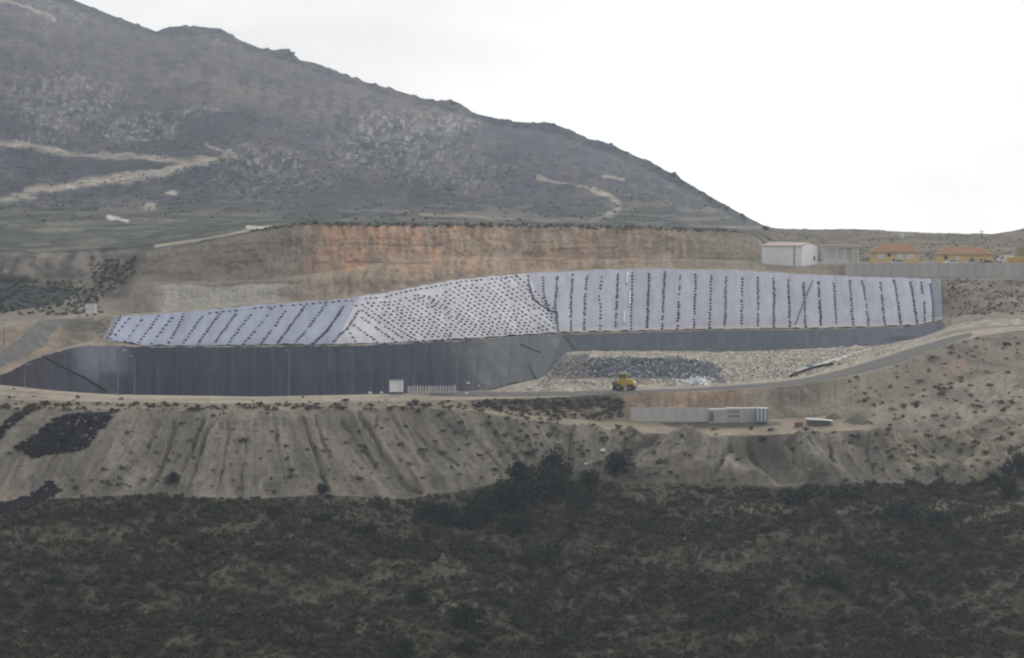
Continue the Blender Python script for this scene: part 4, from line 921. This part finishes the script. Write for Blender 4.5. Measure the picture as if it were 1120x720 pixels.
# ------------------------------------------------------------------ buildings and site furniture
def ppm(p): return FOC / p.y
def white_shed():
    D = 850.0; z = float(CAMZ - (293.5 - CY) / FOC * 842); th = math.radians(31); ppmm = FOC / D
    cx = (877 - CX) / FOC * 843                      # near corner between the long side and the gable
    L_, Wd, Hh, pk = 13.6, 11.8, 6.8, 7.55
    t_ = thing('white_shed', 'large white metal shed with a red roof edge on the upper platform', 'shed', (cx, 843, z), 0)
    t_.rotation_euler = (0, 0, 0)
    # local frame: u along the long side (to the left/back), v along the gable (to the right/back)
    u = Vector((-math.cos(th), math.sin(th), 0)); v = Vector((math.sin(th), math.cos(th), 0))
    def pt(a, b, c): q = u * a + v * b; return (q.x, q.y, c)
    # side panels
    n = 5
    for k in range(n):
        a0, a1 = L_ * k / n + .03, L_ * (k + 1) / n - .03
        m = MB(); m.add([pt(a0, 0, 0), pt(a1, 0, 0), pt(a1, .2, 0), pt(a0, .2, 0), pt(a0, 0, Hh), pt(a1, 0, Hh), pt(a1, .2, Hh), pt(a0, .2, Hh)], [(3,2,1,0),(4,5,6,7),(0,1,5,4),(1,2,6,5),(2,3,7,6),(3,0,4,7)]); m.build('wall_panel', M['white_wall'], t_)
    m = MB(); m.add([pt(.04, .02, 0), pt(.04, Wd, 0), pt(.04, Wd, Hh), pt(.04, Wd / 2, pk), pt(.04, .02, Hh), pt(.24, .02, 0), pt(.24, Wd, 0), pt(.24, Wd, Hh), pt(.24, Wd / 2, pk), pt(.24, .02, Hh)],
                    [(0,1,2,3,4),(9,8,7,6,5),(0,5,6,1),(1,6,7,2),(2,7,8,3),(3,8,9,4),(4,9,5,0)]); m.build('gable_wall', M['white_wall'], t_)
    m = MB(); m.add([pt(L_ - .2, .1, 0), pt(L_ - .2, Wd, 0), pt(L_ - .2, Wd, Hh), pt(L_ - .2, Wd / 2, pk), pt(L_ - .2, .1, Hh), pt(L_, .1, 0), pt(L_, Wd, 0), pt(L_, Wd, Hh), pt(L_, Wd / 2, pk), pt(L_, .1, Hh)],
                    [(0,1,2,3,4),(9,8,7,6,5),(0,5,6,1),(1,6,7,2),(2,7,8,3),(3,8,9,4),(4,9,5,0)]); m.build('gable_wall', M['white_wall'], t_)
    m = MB(); m.add([pt(.3, Wd - .2, 0), pt(L_ - .3, Wd - .2, 0), pt(L_ - .3, Wd, 0), pt(.3, Wd, 0), pt(.3, Wd - .2, Hh), pt(L_ - .3, Wd - .2, Hh), pt(L_ - .3, Wd, Hh), pt(.3, Wd, Hh)], [(3,2,1,0),(4,5,6,7),(0,1,5,4),(1,2,6,5),(2,3,7,6),(3,0,4,7)]); m.build('rear_wall', M['white_wall'], t_)
    rf = MB()
    for (b0, z0, b1, z1) in ((-.35, Hh - .12, Wd / 2, pk + .1), (Wd / 2 + .01, pk + .1, Wd + .35, Hh - .12)):
        rf.add([pt(-.15, b0, z0), pt(L_ + .15, b0, z0), pt(L_ + .15, b1, z1), pt(-.15, b1, z1), pt(-.15, b0, z0 + .25), pt(L_ + .15, b0, z0 + .25), pt(L_ + .15, b1, z1 + .25), pt(-.15, b1, z1 + .25)], [(3,2,1,0),(4,5,6,7),(0,1,5,4),(1,2,6,5),(2,3,7,6),(3,0,4,7)])
    rf.build('roof', M['red_roof'], t_)
    m = MB(); m.add([pt(-.06, 8.6, 2.2), pt(-.06, 9.7, 2.2), pt(-.06, 9.7, 3.7), pt(-.06, 8.6, 3.7), pt(.03, 8.6, 2.2), pt(.03, 9.7, 2.2), pt(.03, 9.7, 3.7), pt(.03, 8.6, 3.7)], [(3,2,1,0),(4,5,6,7),(0,1,5,4),(1,2,6,5),(2,3,7,6),(3,0,4,7)]); m.build('window', M['glass'], t_)
    m = MB(); m.add([pt(2.35, -.08, 0), pt(2.65, -.08, 0), pt(2.65, .0, 0), pt(2.35, .0, 0), pt(2.35, -.08, Hh), pt(2.65, -.08, Hh), pt(2.65, 0, Hh), pt(2.35, 0, Hh)], [(3,2,1,0),(4,5,6,7),(0,1,5,4),(1,2,6,5),(2,3,7,6),(3,0,4,7)]); m.build('downpipe', M['steel'], t_)
white_shed()

def canopy():
    D = 852.0; z = CAMZ - (292 - CY) / FOC * D; x0 = (901 - CX) / FOC * D; wd = 38 / FOC * D
    t_ = thing('open_shelter', 'open sided shelter with a flat red roof beside the white shed', 'shelter', (x0, D, z))
    h = 6.0; dp = 6.0
    for xx in (0.15, 3.9, 6.5, wd - 1.6, wd - .15):
        for yy in (0, dp): MB().box(xx - .2, xx + .2, yy - .2, yy + .2, 0, h).build('post', M['white_paint'], t_)
    MB().prism([(-.5, h), (wd + .6, h), (wd + .6, h + .75), (-.5, h + .9)], -.7, dp + .7).build('roof', M['red_roof'], t_)
    MB().box(0, wd * .72, -.08, .08, 0, 2.4).build('low_wall', M['white_paint'], t_)
    for k in range(3): MB().box(.5 + k * 2.6, 2.7 + k * 2.6, -.05, .05, 4.4, 4.6).build('crossbar', M['white_paint'], t_)
    MB().box(.3, wd * .7, 2.4, 2.6, 0, h - .5).build('rear_wall', M['white_wall'], t_)
    for k in range(2):
        m = MB(); m.tube([(wd - 1.6, 0, h - 1.5 * (1 - k)), (wd - .15, 0, h - 1.5 * k)], .07, 5); m.build('brace', M['white_paint'], t_)
canopy()

def house(px0, px1, ywall, yeave, yridge, D, label, wins, dep=7.5, ext=None, name='yellow_house'):
    s = D / FOC; z = CAMZ - (ywall - CY) * s; x0 = (px0 - CX) * s; wd = (px1 - px0) * s; h = (ywall - yeave) * s; rh = (yeave - yridge) * s
    t_ = thing(name, label, 'house', (x0, D, z))
    MB().box(0, wd, 0, dep, 0, h).build('wall', M['yellow_wall'], t_)
    o = .5; ri = min(wd * .16, 2.4)
    v = [(-o, -o, h), (wd + o, -o, h), (wd + o, dep + o, h), (-o, dep + o, h), (ri, dep / 2, h + rh), (wd - ri, dep / 2, h + rh), (-o, -o, h - .2), (wd + o, -o, h - .2), (wd + o, dep + o, h - .2), (-o, dep + o, h - .2)]
    r = MB().add(v, [(0,1,5,4),(1,2,5),(2,3,4,5),(3,0,4),(6,7,1,0),(7,8,2,1),(8,9,3,2),(9,6,0,3),(9,8,7,6)]).build('roof', M['tile_roof'], t_)
    m = MB()
    for k in range(int(wd / .8)):
        xb = .2 + k * .8; xt = min(max(xb, ri), wd - ri); m.tube([(xb, -o - .02, h + .04), (xt, dep / 2 - .05, h + rh + .04)], .06, 4)
    m.build('tile_row', M['tile_roof'], r); 
    for (a, b, c, d, mat, fr) in wins:
        xa, xb = (a - px0) * s, (b - px0) * s; za, zb = (ywall - d) * s, (ywall - c) * s
        w_ = MB(); w_.box(xa - .1, xb + .1, -.07, .04, za - .1, zb + .1).build('window', M[fr], t_)
        wo_ = t_.children[-1]; n = max(1, int((xb - xa) / 1.2))
        for k in range(n):
            q0 = xa + (xb - xa) * k / n + .04; q1 = xa + (xb - xa) * (k + 1) / n - .04
            MB().box(q0, q1, -.11, -.06, za + .04, zb - .04).build('pane', M[mat], wo_)
    if ext: MB().box(wd + .02, wd + ext, 1.5, dep - 1, 0, h * .97).build('porch', M['yellow_wall'], t_)
    return t_
ZP = 289.6
house(955.5, 1005.5, 290.5, 276, 267, 853, 'yellow house with white windows and an orange tiled roof', [(960,967,278,283,'pale_glass','white_paint'),(971,974,277.5,280.5,'glass','dark_metal'),(981.5,987.5,277.5,283.5,'pale_glass','white_paint'),(991,999.5,277.5,283.5,'pale_glass','white_paint'),(976,979,283,290,'glass','white_paint')])
house(1027.5, 1086, 290.5, 278, 270.5, 858, 'longer yellow house with an orange roof, near the right edge', [(1033,1036,280,283.5,'glass','dark_metal'),(1061.5,1064.5,283,290,'glass','dark_metal'),(1072,1078,284,290,'glass','dark_metal'),(1045,1050,280.5,284,'pale_glass','yellow_wall')])
# yellow containers
def container(px0, px1, y0, y1, D, label, mat):
    s = D / FOC; t_ = thing('container', label, 'container', ((px0 - CX) * s, D, CAMZ - (y0 - CY) * s)); w_ = (px1 - px0) * s; h = (y0 - y1) * s
    MB().box(0, w_, 0, 2.5, .1, h).build('body', mat, t_)
    m = MB()
    for k in range(int(w_ / .45)): m.box(.15 + k * .45, .32 + k * .45, -.06, .0, .25, h - .15)
    m.build('ribs', mat, t_)
    for k in (0, w_ - .2): MB().box(k, k + .2, -.1, 2.6, 0, .12).build('foot', M['dark_metal'], t_)
container(1103, 1136, 291, 281.5, 840, 'low yellow container behind the concrete wall at the right edge', M['yellow_box'])
container(1113, 1150, 283, 270, 862, 'tall drab yellow container at the right edge, behind the low one', mat_plain('drab_yellow', (166, 152, 96), .7, .2, .15))

def car(px, ybase, D, label, col, rz=0.0, van=False, name='parked_car', cat='car', group=None):
    s = D / FOC; z = CAMZ - (ybase - CY) * s; L_ = 5.4 if van else 4.3; Wd = 1.9 if van else 1.75; H_ = 2.5 if van else 1.45
    t_ = thing(name, label, cat, ((px - CX) * s, D, z), rz, group)
    if van: pr = [(-2.7,.4),(2.7,.4),(2.7,2.45),(-.9,2.5),(-1.7,1.6),(-2.65,1.2)]
    else: pr = [(-2.15,.35),(2.15,.35),(2.15,.85),(1.9,.95),(1.2,1.4),(-.5,1.45),(-1.2,.95),(-2.1,.8)]
    MB().prism(pr, -Wd / 2, Wd / 2).build('body', col, t_)
    if van: MB().prism([(-2.35,1.38),(-1.75,1.66),(-1.05,2.36),(-1.0,1.5)], -Wd / 2 - .02, Wd / 2 + .02).build('side_window', M['glass'], t_); MB().add([(-2.62,-.8,1.28),(-1.74,-.8,1.64),(-1.74,.8,1.64),(-2.62,.8,1.28)], [(0,1,2,3)]).build('windscreen', M['glass'], t_) if False else None
    else:
        MB().prism([(-1.0,.98),(1.5,.98),(1.05,1.36),(-.48,1.38)], -Wd / 2 - .02, Wd / 2 + .02).build('side_window', M['glass'], t_)
    if van:
        m = MB(); m.prism([(-1.76,1.66),(-.98,2.47),(-1.02,2.5),(-1.8,1.69)], -Wd / 2 + .12, Wd / 2 - .12); m.build('windscreen', M['glass'], t_)
        MB().box(-2.78, -2.66, -.8, .8, .42, .85).build('bumper', M['dark_metal'], t_)
    else:
        m = MB(); m.prism([(-1.18,1.0),(-.56,1.42),(-.6,1.46),(-1.24,1.02)], -.72, .72); m.build('windscreen', M['glass'], t_)
    for sx in (-1, 1):
        for sy in (-1, 1):
            wx = sx * L_ * .31; w_ = MB(); w_.tube([(wx, sy * (Wd / 2 - .18), .33), (wx, sy * (Wd / 2 + .03), .33)], .33, 12); wh = w_.build('wheel', M['rubber'], t_)
            MB().tube([(wx, sy * (Wd / 2 + .03), .33), (wx, sy * (Wd / 2 + .05), .33)], .18, 8).build('rim', M['steel'], wh)
    return t_
car(1099.5, 288.2, 846, 'white van with a dark windscreen parked behind the right end of the wall', M['white_paint'], 0.15, True, 'parked_van', 'van')
gc = 'cars behind the concrete wall'
car(982, 289.6, 839, 'pale car roof showing over the wall before the first yellow house', mat_plain('silver_car', (190, 196, 206), .35, .5, .03), .1, group=gc)
car(1040, 289.6, 841, 'white car before the left end of the longer yellow house', M['white_paint'], .2, group=gc)
car(1062, 289.7, 841, 'pale car before the middle of the longer yellow house', mat_plain('pale_car', (196, 198, 200), .35, .5, .03), -.1, group=gc)
car(1078, 289.8, 840, 'dark car at the right end of the longer yellow house', mat_plain('dark_car', (62, 58, 60), .35, .5, .03), .1, group=gc)

# concrete wall of separate panels
def wall(name, label, px0, px1, y0a, y0b, ytop, D, stepm, mat, th=.35, cap=None, foot=1.2):
    s = D / FOC; x0, x1 = (px0 - CX) * s, (px1 - CX) * s; zt = CAMZ - (ytop - CY) * s; zb = CAMZ - (y0a - CY) * s
    t_ = thing(name, label, 'wall', (x0, D, zb)); n = max(1, int(round((x1 - x0) / stepm))); w_ = (x1 - x0) / n
    base = MB().box(0, w_ - .05, -th / 2, th / 2, -foot, zt - zb).mesh('panel', mat)
    for k in range(n):
        o = link('panel', base, t_, (k * w_, (.03 if k % 2 else 0), .0)); o.scale = (1, 1, 1)
    if cap: MB().box(-.05, x1 - x0, -th / 2 - .08, th / 2 + .08, zt - zb + .003, zt - zb + .25).build('coping', cap, t_)
    return t_
wall('retaining_wall', 'long grey concrete retaining wall in front of the yellow houses', 925, 1300, 305.3, 305, 288.6, 827.7, 2.8, M['concrete'], .4, M['pale_concrete'], .8)
w2 = wall('basin_wall', 'pale concrete basin wall on the terrace below the rim road', 690, 774, 460.6, 460, 446.3, 603.5, 2.4, M['pale_concrete'], .35, None, .15)
def pump_house():
    D = 602.5; s = D / FOC; x0 = (775.5 - CX) * s; z = CAMZ - (461 - CY) * s
    t_ = thing('pump_house', 'low grey concrete block house with slot openings beside the basin wall', 'building', (x0, D, z))
    W_ = 51 * s; h = 15.5 * s
    MB().box(0, 4.0, 0, 4, -.6, h - .5).build('wall', M['concrete'], t_)
    MB().box(4.02, W_ - 3.6, .25, 4, -.6, h - .4).build('wall', M['concrete'], t_)
    MB().box(W_ - 3.58, W_, .05, 3.6, -.6, h - .25).build('wall', M['concrete'], t_)
    MB().box(4.0, W_ - 3.5, .15, 4.1, h - .397, h - .3).build('roof_slab', M['pale_concrete'], t_)
    for zz in (h - 1.2, h - 2.1): MB().box(4.3, 7.2, .18, .26, zz, zz + .3).build('slot', M['steel'], t_)
    MB().box(.1, 1.0, -.06, .02, 0, 2.0).build('door', M['steel'], t_)
pump_house()
def tank():
    D = 601.0; s = D / FOC; t_ = thing('skip_container', 'small blue and white panelled container beside the concrete block house', 'container', ((827.5 - CX) * s, D, CAMZ - (461 - CY) * s))
    MB().box(0, 2.5, 0, 2, -.3, 2.8).build('body', M['blue_grey'], t_)
    for k in range(3): MB().box(.1 + k * .85, .4 + k * .85, -.07, 0, .1, 2.75).build('post', M['white_paint'], t_)
    MB().box(-.05, 2.55, -.1, 2.1, 2.803, 2.9).build('lid', M['white_paint'], t_)
tank()
def low_roof():
    p = hit(888, 465.5); t_ = thing('low_shelter', 'long low white roofed shelter on the terrace, right of the basin', 'shelter', (p.x, p.y, p.z))
    MB().prism([(-1.2, 1.45), (4.5, 1.0), (4.5, 1.12), (-1.2, 1.6)], -1.4, 1.4).build('roof', M['white_paint'], t_)
    for x in (-1, 1.6, 4.3):
        for y in (-1.2, 1.2): MB().box(x - .07, x + .07, y - .07, y + .07, 0, 1.1).build('post', M['steel'], t_)
    MB().box(-.9, 4.2, 1.22, 1.3, 0, 1.0).build('back_panel', M['steel'], t_)
    for k in range(6): MB().box(-.9 + k * .9, -.5 + k * .9, -1.3, -1.22, 0, .9).build('slat', M['steel'], t_)
    q = hit(873.5, 467); t2 = thing('red_bin', 'dull red brown box at the left end of the low white shelter', 'box', (q.x, q.y, q.z))
    MB().box(-.9, .9, -.6, .6, 0, .9).build('body', M['red_dull'], t2); MB().box(-.95, .95, -.65, .65, .903, 1.0).build('lid', M['red_dull'], t2)
low_roof()
def lamp(px, ytop, ybase, label, head=1, D=None):
    p = hit(px, ybase)
    if D: p = Vector(((px - CX) / FOC * D, D, CAMZ - (ybase - CY) / FOC * D))
    h = (ybase - ytop) / FOC * p.y
    t_ = thing('lamp_post', label, 'lamp post', p, 0, 'lamp posts along the rim road')
    MB().tube([(0, 0, -.3), (0, 0, h * .5), (0, 0, h)], .15, 8, .08).build('pole', M['steel'], t_)
    MB().tube([(0, 0, h - .08), (head * .5, 0, h + .08), (head * 1.1, 0, h + .12)], .06, 6).build('arm', M['steel'], t_)
    MB().box(min(head * 1.0, head * 1.9), max(head * 1.0, head * 1.9), -.16, .16, h + .05, h + .22).build('lamp_head', M['concrete'], t_)
    MB().box(-.3, .3, -.3, .3, -.3, .12).build('base', M['concrete'], t_)
lamp(129, 384, 432.5, 'tall lamp post on the left rim in front of the dark liner')
lamp(316, 384, 433.5, 'tall lamp post in front of the middle of the dark left liner', -.4)
lamp(500, 384, 428.5, 'lamp post right of the row of pale blocks', -.5)
lamp(27, 399, 424, 'short lamp post at the far left rim, in front of the dark liner', .5)
lamp(4.5, 354, 379, 'lamp post beside the access road at the left edge', .5)
lamp(147, 390, 432.5, 'thin lamp post just right of the tall left one on the rim', -.5)

def cabinet():
    p = hit(433.5, 431); t_ = thing('white_cabinet', 'white box cabinet on short legs on the rim beside the pale blocks', 'cabinet', p)
    MB().box(-1.5, 1.5, -.9, .9, .5, 3.0).build('body', M['white_wall'], t_); MB().box(-1.6, 1.6, -1, 1, 3.003, 3.12).build('roof', M['steel'], t_)
    for x in (-1.3, 1.3):
        for y in (-.7, .7): MB().box(x - .1, x + .1, y - .1, y + .1, -.1, .5).build('leg', M['dark_metal'], t_)
    MB().box(.35, 1.3, -.95, -.9, .7, 2.8).build('door', M['white_paint'], t_)
    p = hit(99.5, 345.5); t_ = thing('white_hut', 'small white hut on legs above the left end of the pale liner', 'hut', p)
    MB().box(-1.35, 1.35, -.9, .9, .7, 3.3).build('body', M['white_paint'], t_); MB().box(-1.45, 1.45, -1, 1, 3.303, 3.42).build('roof', M['steel'], t_)
    for x in (-1.1, 1.1):
        for y in (-.7, .7): MB().box(x - .1, x + .1, y - .1, y + .1, -.3, .7).build('leg', M['dark_metal'], t_)
    MB().box(-1.2, 1.2, -.94, -.9, 1.9, 1.98).build('seam', M['steel'], t_)
cabinet()
g = 'pale concrete blocks in a row on the rim'
for k in range(17):
    x = 447 + k * 3.15; p = hit(x, 430.6 - k * .02)
    t_ = MB().prism([(-.26, 0), (.26, 0), (.2, 1.45), (.08, 1.75 + random.uniform(-.1, .2)), (-.18, 1.5)], -.5, .5).build('concrete_block', M['pale_concrete'], None, loc=p); t_.rotation_euler = (random.uniform(-.05, .05), 0, random.uniform(-.15, .15))
    tag(t_, 'one of the pale upright blocks in the row between cabinet and lamp post', 'concrete block', g)

def scrap(px, py, s, label, mat='plastic', cat='plastic scrap', name='plastic_scrap'):
    p = hit(px, py); r = random.Random(int(px)); m = MB(); n = 7
    ring = [(math.cos(6.28 * i / n) * s * r.uniform(.6, 1.1), math.sin(6.28 * i / n) * s * .7 * r.uniform(.6, 1.1)) for i in range(n)]
    v = [(x, y, .02 + r.uniform(0, .1)) for x, y in ring] + [(x * .6, y * .6, s * r.uniform(.4, .8)) for x, y in ring] + [(0, 0, s * .75)]
    m.add(v, [(i, (i + 1) % n, n + (i + 1) % n, n + i) for i in range(n)] + [(n + i, n + (i + 1) % n, 2 * n) for i in range(n)] + [tuple(reversed(range(n)))])
    o = m.build(name, M[mat], None, loc=p); tag(o, label, cat)
for a_ in [(660,494,.85,'largest white plastic scrap on the slope above the lone dark bush'),(641,508,.6,'white plastic scrap right of the tree cluster, upper of a pair'),(642.5,516,.42,'small white plastic scrap right of the tree cluster, lower of a pair'),
           (741,489,.42,'white scrap high on the slope under the basin wall'),(685,477,.4,'dull white scrap near the top of the slope, left of the basin'),(712,510,.4,'white scrap low on the slope right of the lone bush'),(721,505,.4,'white scrap just right of another, low on the slope'),
           (747,483,.35,'tiny pale scrap on the crest under the basin wall'),(512,420,.8,'white bundle on the rim right of the lamp post'),(524,423,.5,'small white bundle on the rim near the grey liner'),(510,431,.5,'white scrap at the edge of the rim road'),
           (485,437,.45,'white scrap below the rim road near the pale blocks'),(580,425,.9,'white bundle on the rim left of the yellow machine'),(587,425,.6,'grey white bundle beside the larger rim bundle'),(625,429,.7,'white scrap by the rim road left of the machine'),
           (886,514,.4,'pale scrap at the foot of the right gullies'),(405,431,.8,'pale rubble on the rim left of the white cabinet'),(417,430.5,.7,'pale rubble heap just left of the white cabinet')]: scrap(*a_)
scrap(886, 403, 1.6, 'blue grey sheet bundle beside the paved ramp', 'blue_grey', 'sheet bundle', 'sheet_bundle')
for a_ in [(84,434,.45,'small dark barrel on the left rim track'),(331,435,.45,'small dark barrel on the rim right of the middle lamp post'),(929,418,.55,'dark marker post base beside the paved ramp'),(918,399,.5,'dark lump at the upper edge of the paved ramp')]: scrap(*a_, 'rubber', 'dark object', 'dark_barrel')
def spoil_heap(px, py, wpx, hpx, label, mat):
    p = hit(px, py); s = p.y / FOC; a_, h = wpx * s / 2, hpx * s; n, m_ = 28, 8; P = np.zeros((m_ + 1, n + 1, 3))
    for j in range(m_ + 1):
        for i in range(n + 1):
            an = 2 * math.pi * i / n; rr = 1 - j / m_; wob = 1 + .15 * math.sin(3 * an + px) * rr
            P[j, i] = (p.x + math.cos(an) * a_ * rr * wob, p.y + math.sin(an) * a_ * .5 * rr * wob, p.z - .4 + (h + .4) * (1 - rr ** 1.6) + .12 * math.sin(i * 7.1 + j * 3))
    C = np.broadcast_to(alb((104, 100, 92)), P.shape)
    me = grid_mesh('soil_heap', P - np.array(p), C, mat, bvh=False); o = link('soil_heap', me, None, p); tag(o, label, 'soil heap')
spoil_heap(937, 462, 34, 8.5, 'dark grey soil heap on the terrace right of the white shelter', M['spoil'])
spoil_heap(912, 458, 24, 6, 'smaller dark soil heap behind the low white shelter', M['spoil'])

def compactor():
    p = hit(684, 427.2); t_ = thing('landfill_compactor', 'yellow wheeled compactor with dark cab at the edge of the rubbish', 'construction machine', p, math.radians(-18))
    MB().prism([(-1.9,.9),(2.1,.9),(2.7,1.4),(2.6,2.0),(1.9,2.45),(.3,2.75),(-1.9,2.4)], -1.1, 1.1).build('body', M['yellow_paint'], t_)
    e_ = MB().prism([(.35,2.5),(2.35,2.3),(2.3,2.65),(.5,2.9)], -.85, .85).build('hood', M['yellow_paint'], t_)
    c = MB(); c.box(-1.5, .45, -.9, .9, 2.35, 3.0); cab = c.build('cab', M['yellow_paint'], t_)
    MB().box(-1.4, .35, -.82, .82, 3.01, 4.05).build('cab_window', M['glass'], cab)
    for x in (-1.5, -.6, .32):
        for y in (-.9, .77): MB().box(x, x + .13, y, y + .13, 3.003, 4.1).build('pillar', M['yellow_paint'], cab)
    MB().box(-1.65, .6, -1.0, 1.0, 4.103, 4.25).build('cab_roof', M['yellow_paint'], cab)
    MB().tube([(1.2, .4, 2.7), (1.2, .4, 3.5)], .08, 6).build('exhaust', M['dark_metal'], t_)
    for x in (-1.5, 1.6):
        for y in (-1, 1):
            wh = MB().tube([(x, y * .95, .8), (x, y * 1.7, .8)], .78, 16).build('wheel', M['dark_metal'], t_)
            m = MB()
            for k in range(12):
                an = k * math.pi / 6; cx_, cz_ = x + math.cos(an) * .8, .8 + math.sin(an) * .8; m.box(cx_ - .09, cx_ + .09, min(y * 1.05, y * 1.6), max(y * 1.05, y * 1.6), cz_ - .09, cz_ + .09)
            m.build('cleats', M['dark_metal'], wh)
            MB().tube([(x, y * 1.7, .8), (x, y * 1.74, .8)], .5, 12).build('hub', M['steel'], wh)
    MB().prism([(-3.0,.1),(-2.75,.05),(-2.6,1.0),(-2.75,2.1),(-2.95,2.1),(-2.85,1.0)], -1.9, 1.9).build('blade', M['dark_metal'], t_)
    for y in (-1.65, 1.1): MB().box(.7, 2.5, y, y + .55, 1.62, 1.85).build('fender', M['yellow_paint'], t_)
    t_.scale = (.88, .88, .92)
    for y in (-.8, .8): MB().tube([(-2.0, y, 1.2), (-2.7, y, .8)], .12, 6).build('blade_arm', M['dark_metal'], t_)
compactor()

def far_bits():
    p = hit(1074, 259); p = p or Vector((220, 1250, 29)); h = 8 / FOC * p.y
    t_ = thing('utility_pole', 'thin utility pole on the low skyline at right', 'pole', p)
    MB().tube([(0, 0, -1), (0, 0, h)], .16, 6, .1).build('pole', M['bark'], t_); MB().box(-1.1, 1.1, -.1, .1, h - 1.0, h - .8).build('crossarm', M['bark'], t_)
    p = hit(987, 260.5); t_ = thing('white_tank', 'small white tank on the low hill above the first yellow house', 'tank', p)
    MB().tube([(0, 0, 0), (0, 0, 1.3)], .75, 12).build('body', M['white_paint'], t_); MB().tube([(0, 0, 1.3), (0, 0, 1.5)], .7, 12, .2).build('lid', M['white_paint'], t_)
far_bits()

# ------------------------------------------------------------------ haze
hz = MB().box(-1500, 2600, -150, 4600, -320, 420).mesh('haze', mat_plain('tmp', (0, 0, 0)))
hz.materials.clear(); hm = bpy.data.materials.new('haze_air'); hm.use_nodes = True; t = hm.node_tree; t.nodes.clear()
vo = t.nodes.new('ShaderNodeVolumePrincipled'); vo.inputs['Color'].default_value = (.73, .84, 1, 1); vo.inputs['Density'].default_value = 0.000112
vo.inputs['Anisotropy'].default_value = 0.55
oo = t.nodes.new('ShaderNodeOutputMaterial'); t.links.new(vo.outputs[0], oo.inputs['Volume']); hz.materials.append(hm)
ho = link('haze', hz); ho['kind'] = 'stuff'

# loose stones on the bare slopes
sp_ = []; r_ = np.random.RandomState(21)
while len(sp_) < 1800:
    x = r_.uniform(-30, 1150); yb = float(rv('A', x)[0]); yt = float(rv('B', x)[0]); y = yt + (yb - yt) * r_.rand() ** .6
    p = hit(x, y)
    if p is not None: sp_.append((p.x, p.y, p.z, .08 + .28 * r_.rand() ** 3))
scatter('slope_stones', sp_, RK, 'loose stones scattered over the bare spoil slope', 'stones')
# the shrubs of the bare slopes past the first three hundred, as one mass
sp_ = []
while len(sp_) < 620:
    x = r_.uniform(-30, 1150); yb = float(rv('A', x)[0]); yt = float(rv('E', x)[0]) + 3; u = r_.rand(); y = yt + (yb - yt) * u
    if x < 540 and r_.rand() < .35: y = r_.uniform(442, 449)
    if (680 < x < 935 and y < 470) or (16 < x < 132 and 450 < y < 503) or (x > 470 and y < float(rv('Dd', x)[0]) + 2): continue
    d_ = 1.0 if x > 950 else (.75 if 490 < x < 700 else (.9 if y < 450 else .3))
    if r_.rand() > d_ * (.4 + 1.2 * fbm(x / 14, y / 10, 2, 220)): continue
    p = hit(x, y)
    if p is not None: sp_.append((p.x, p.y, p.z - .05, .5 + .9 * r_.rand() ** 2))
scatter('slope_scrub', sp_, SLP, 'smallest dry shrubs speckling the bare slopes and the rim', 'scrub')
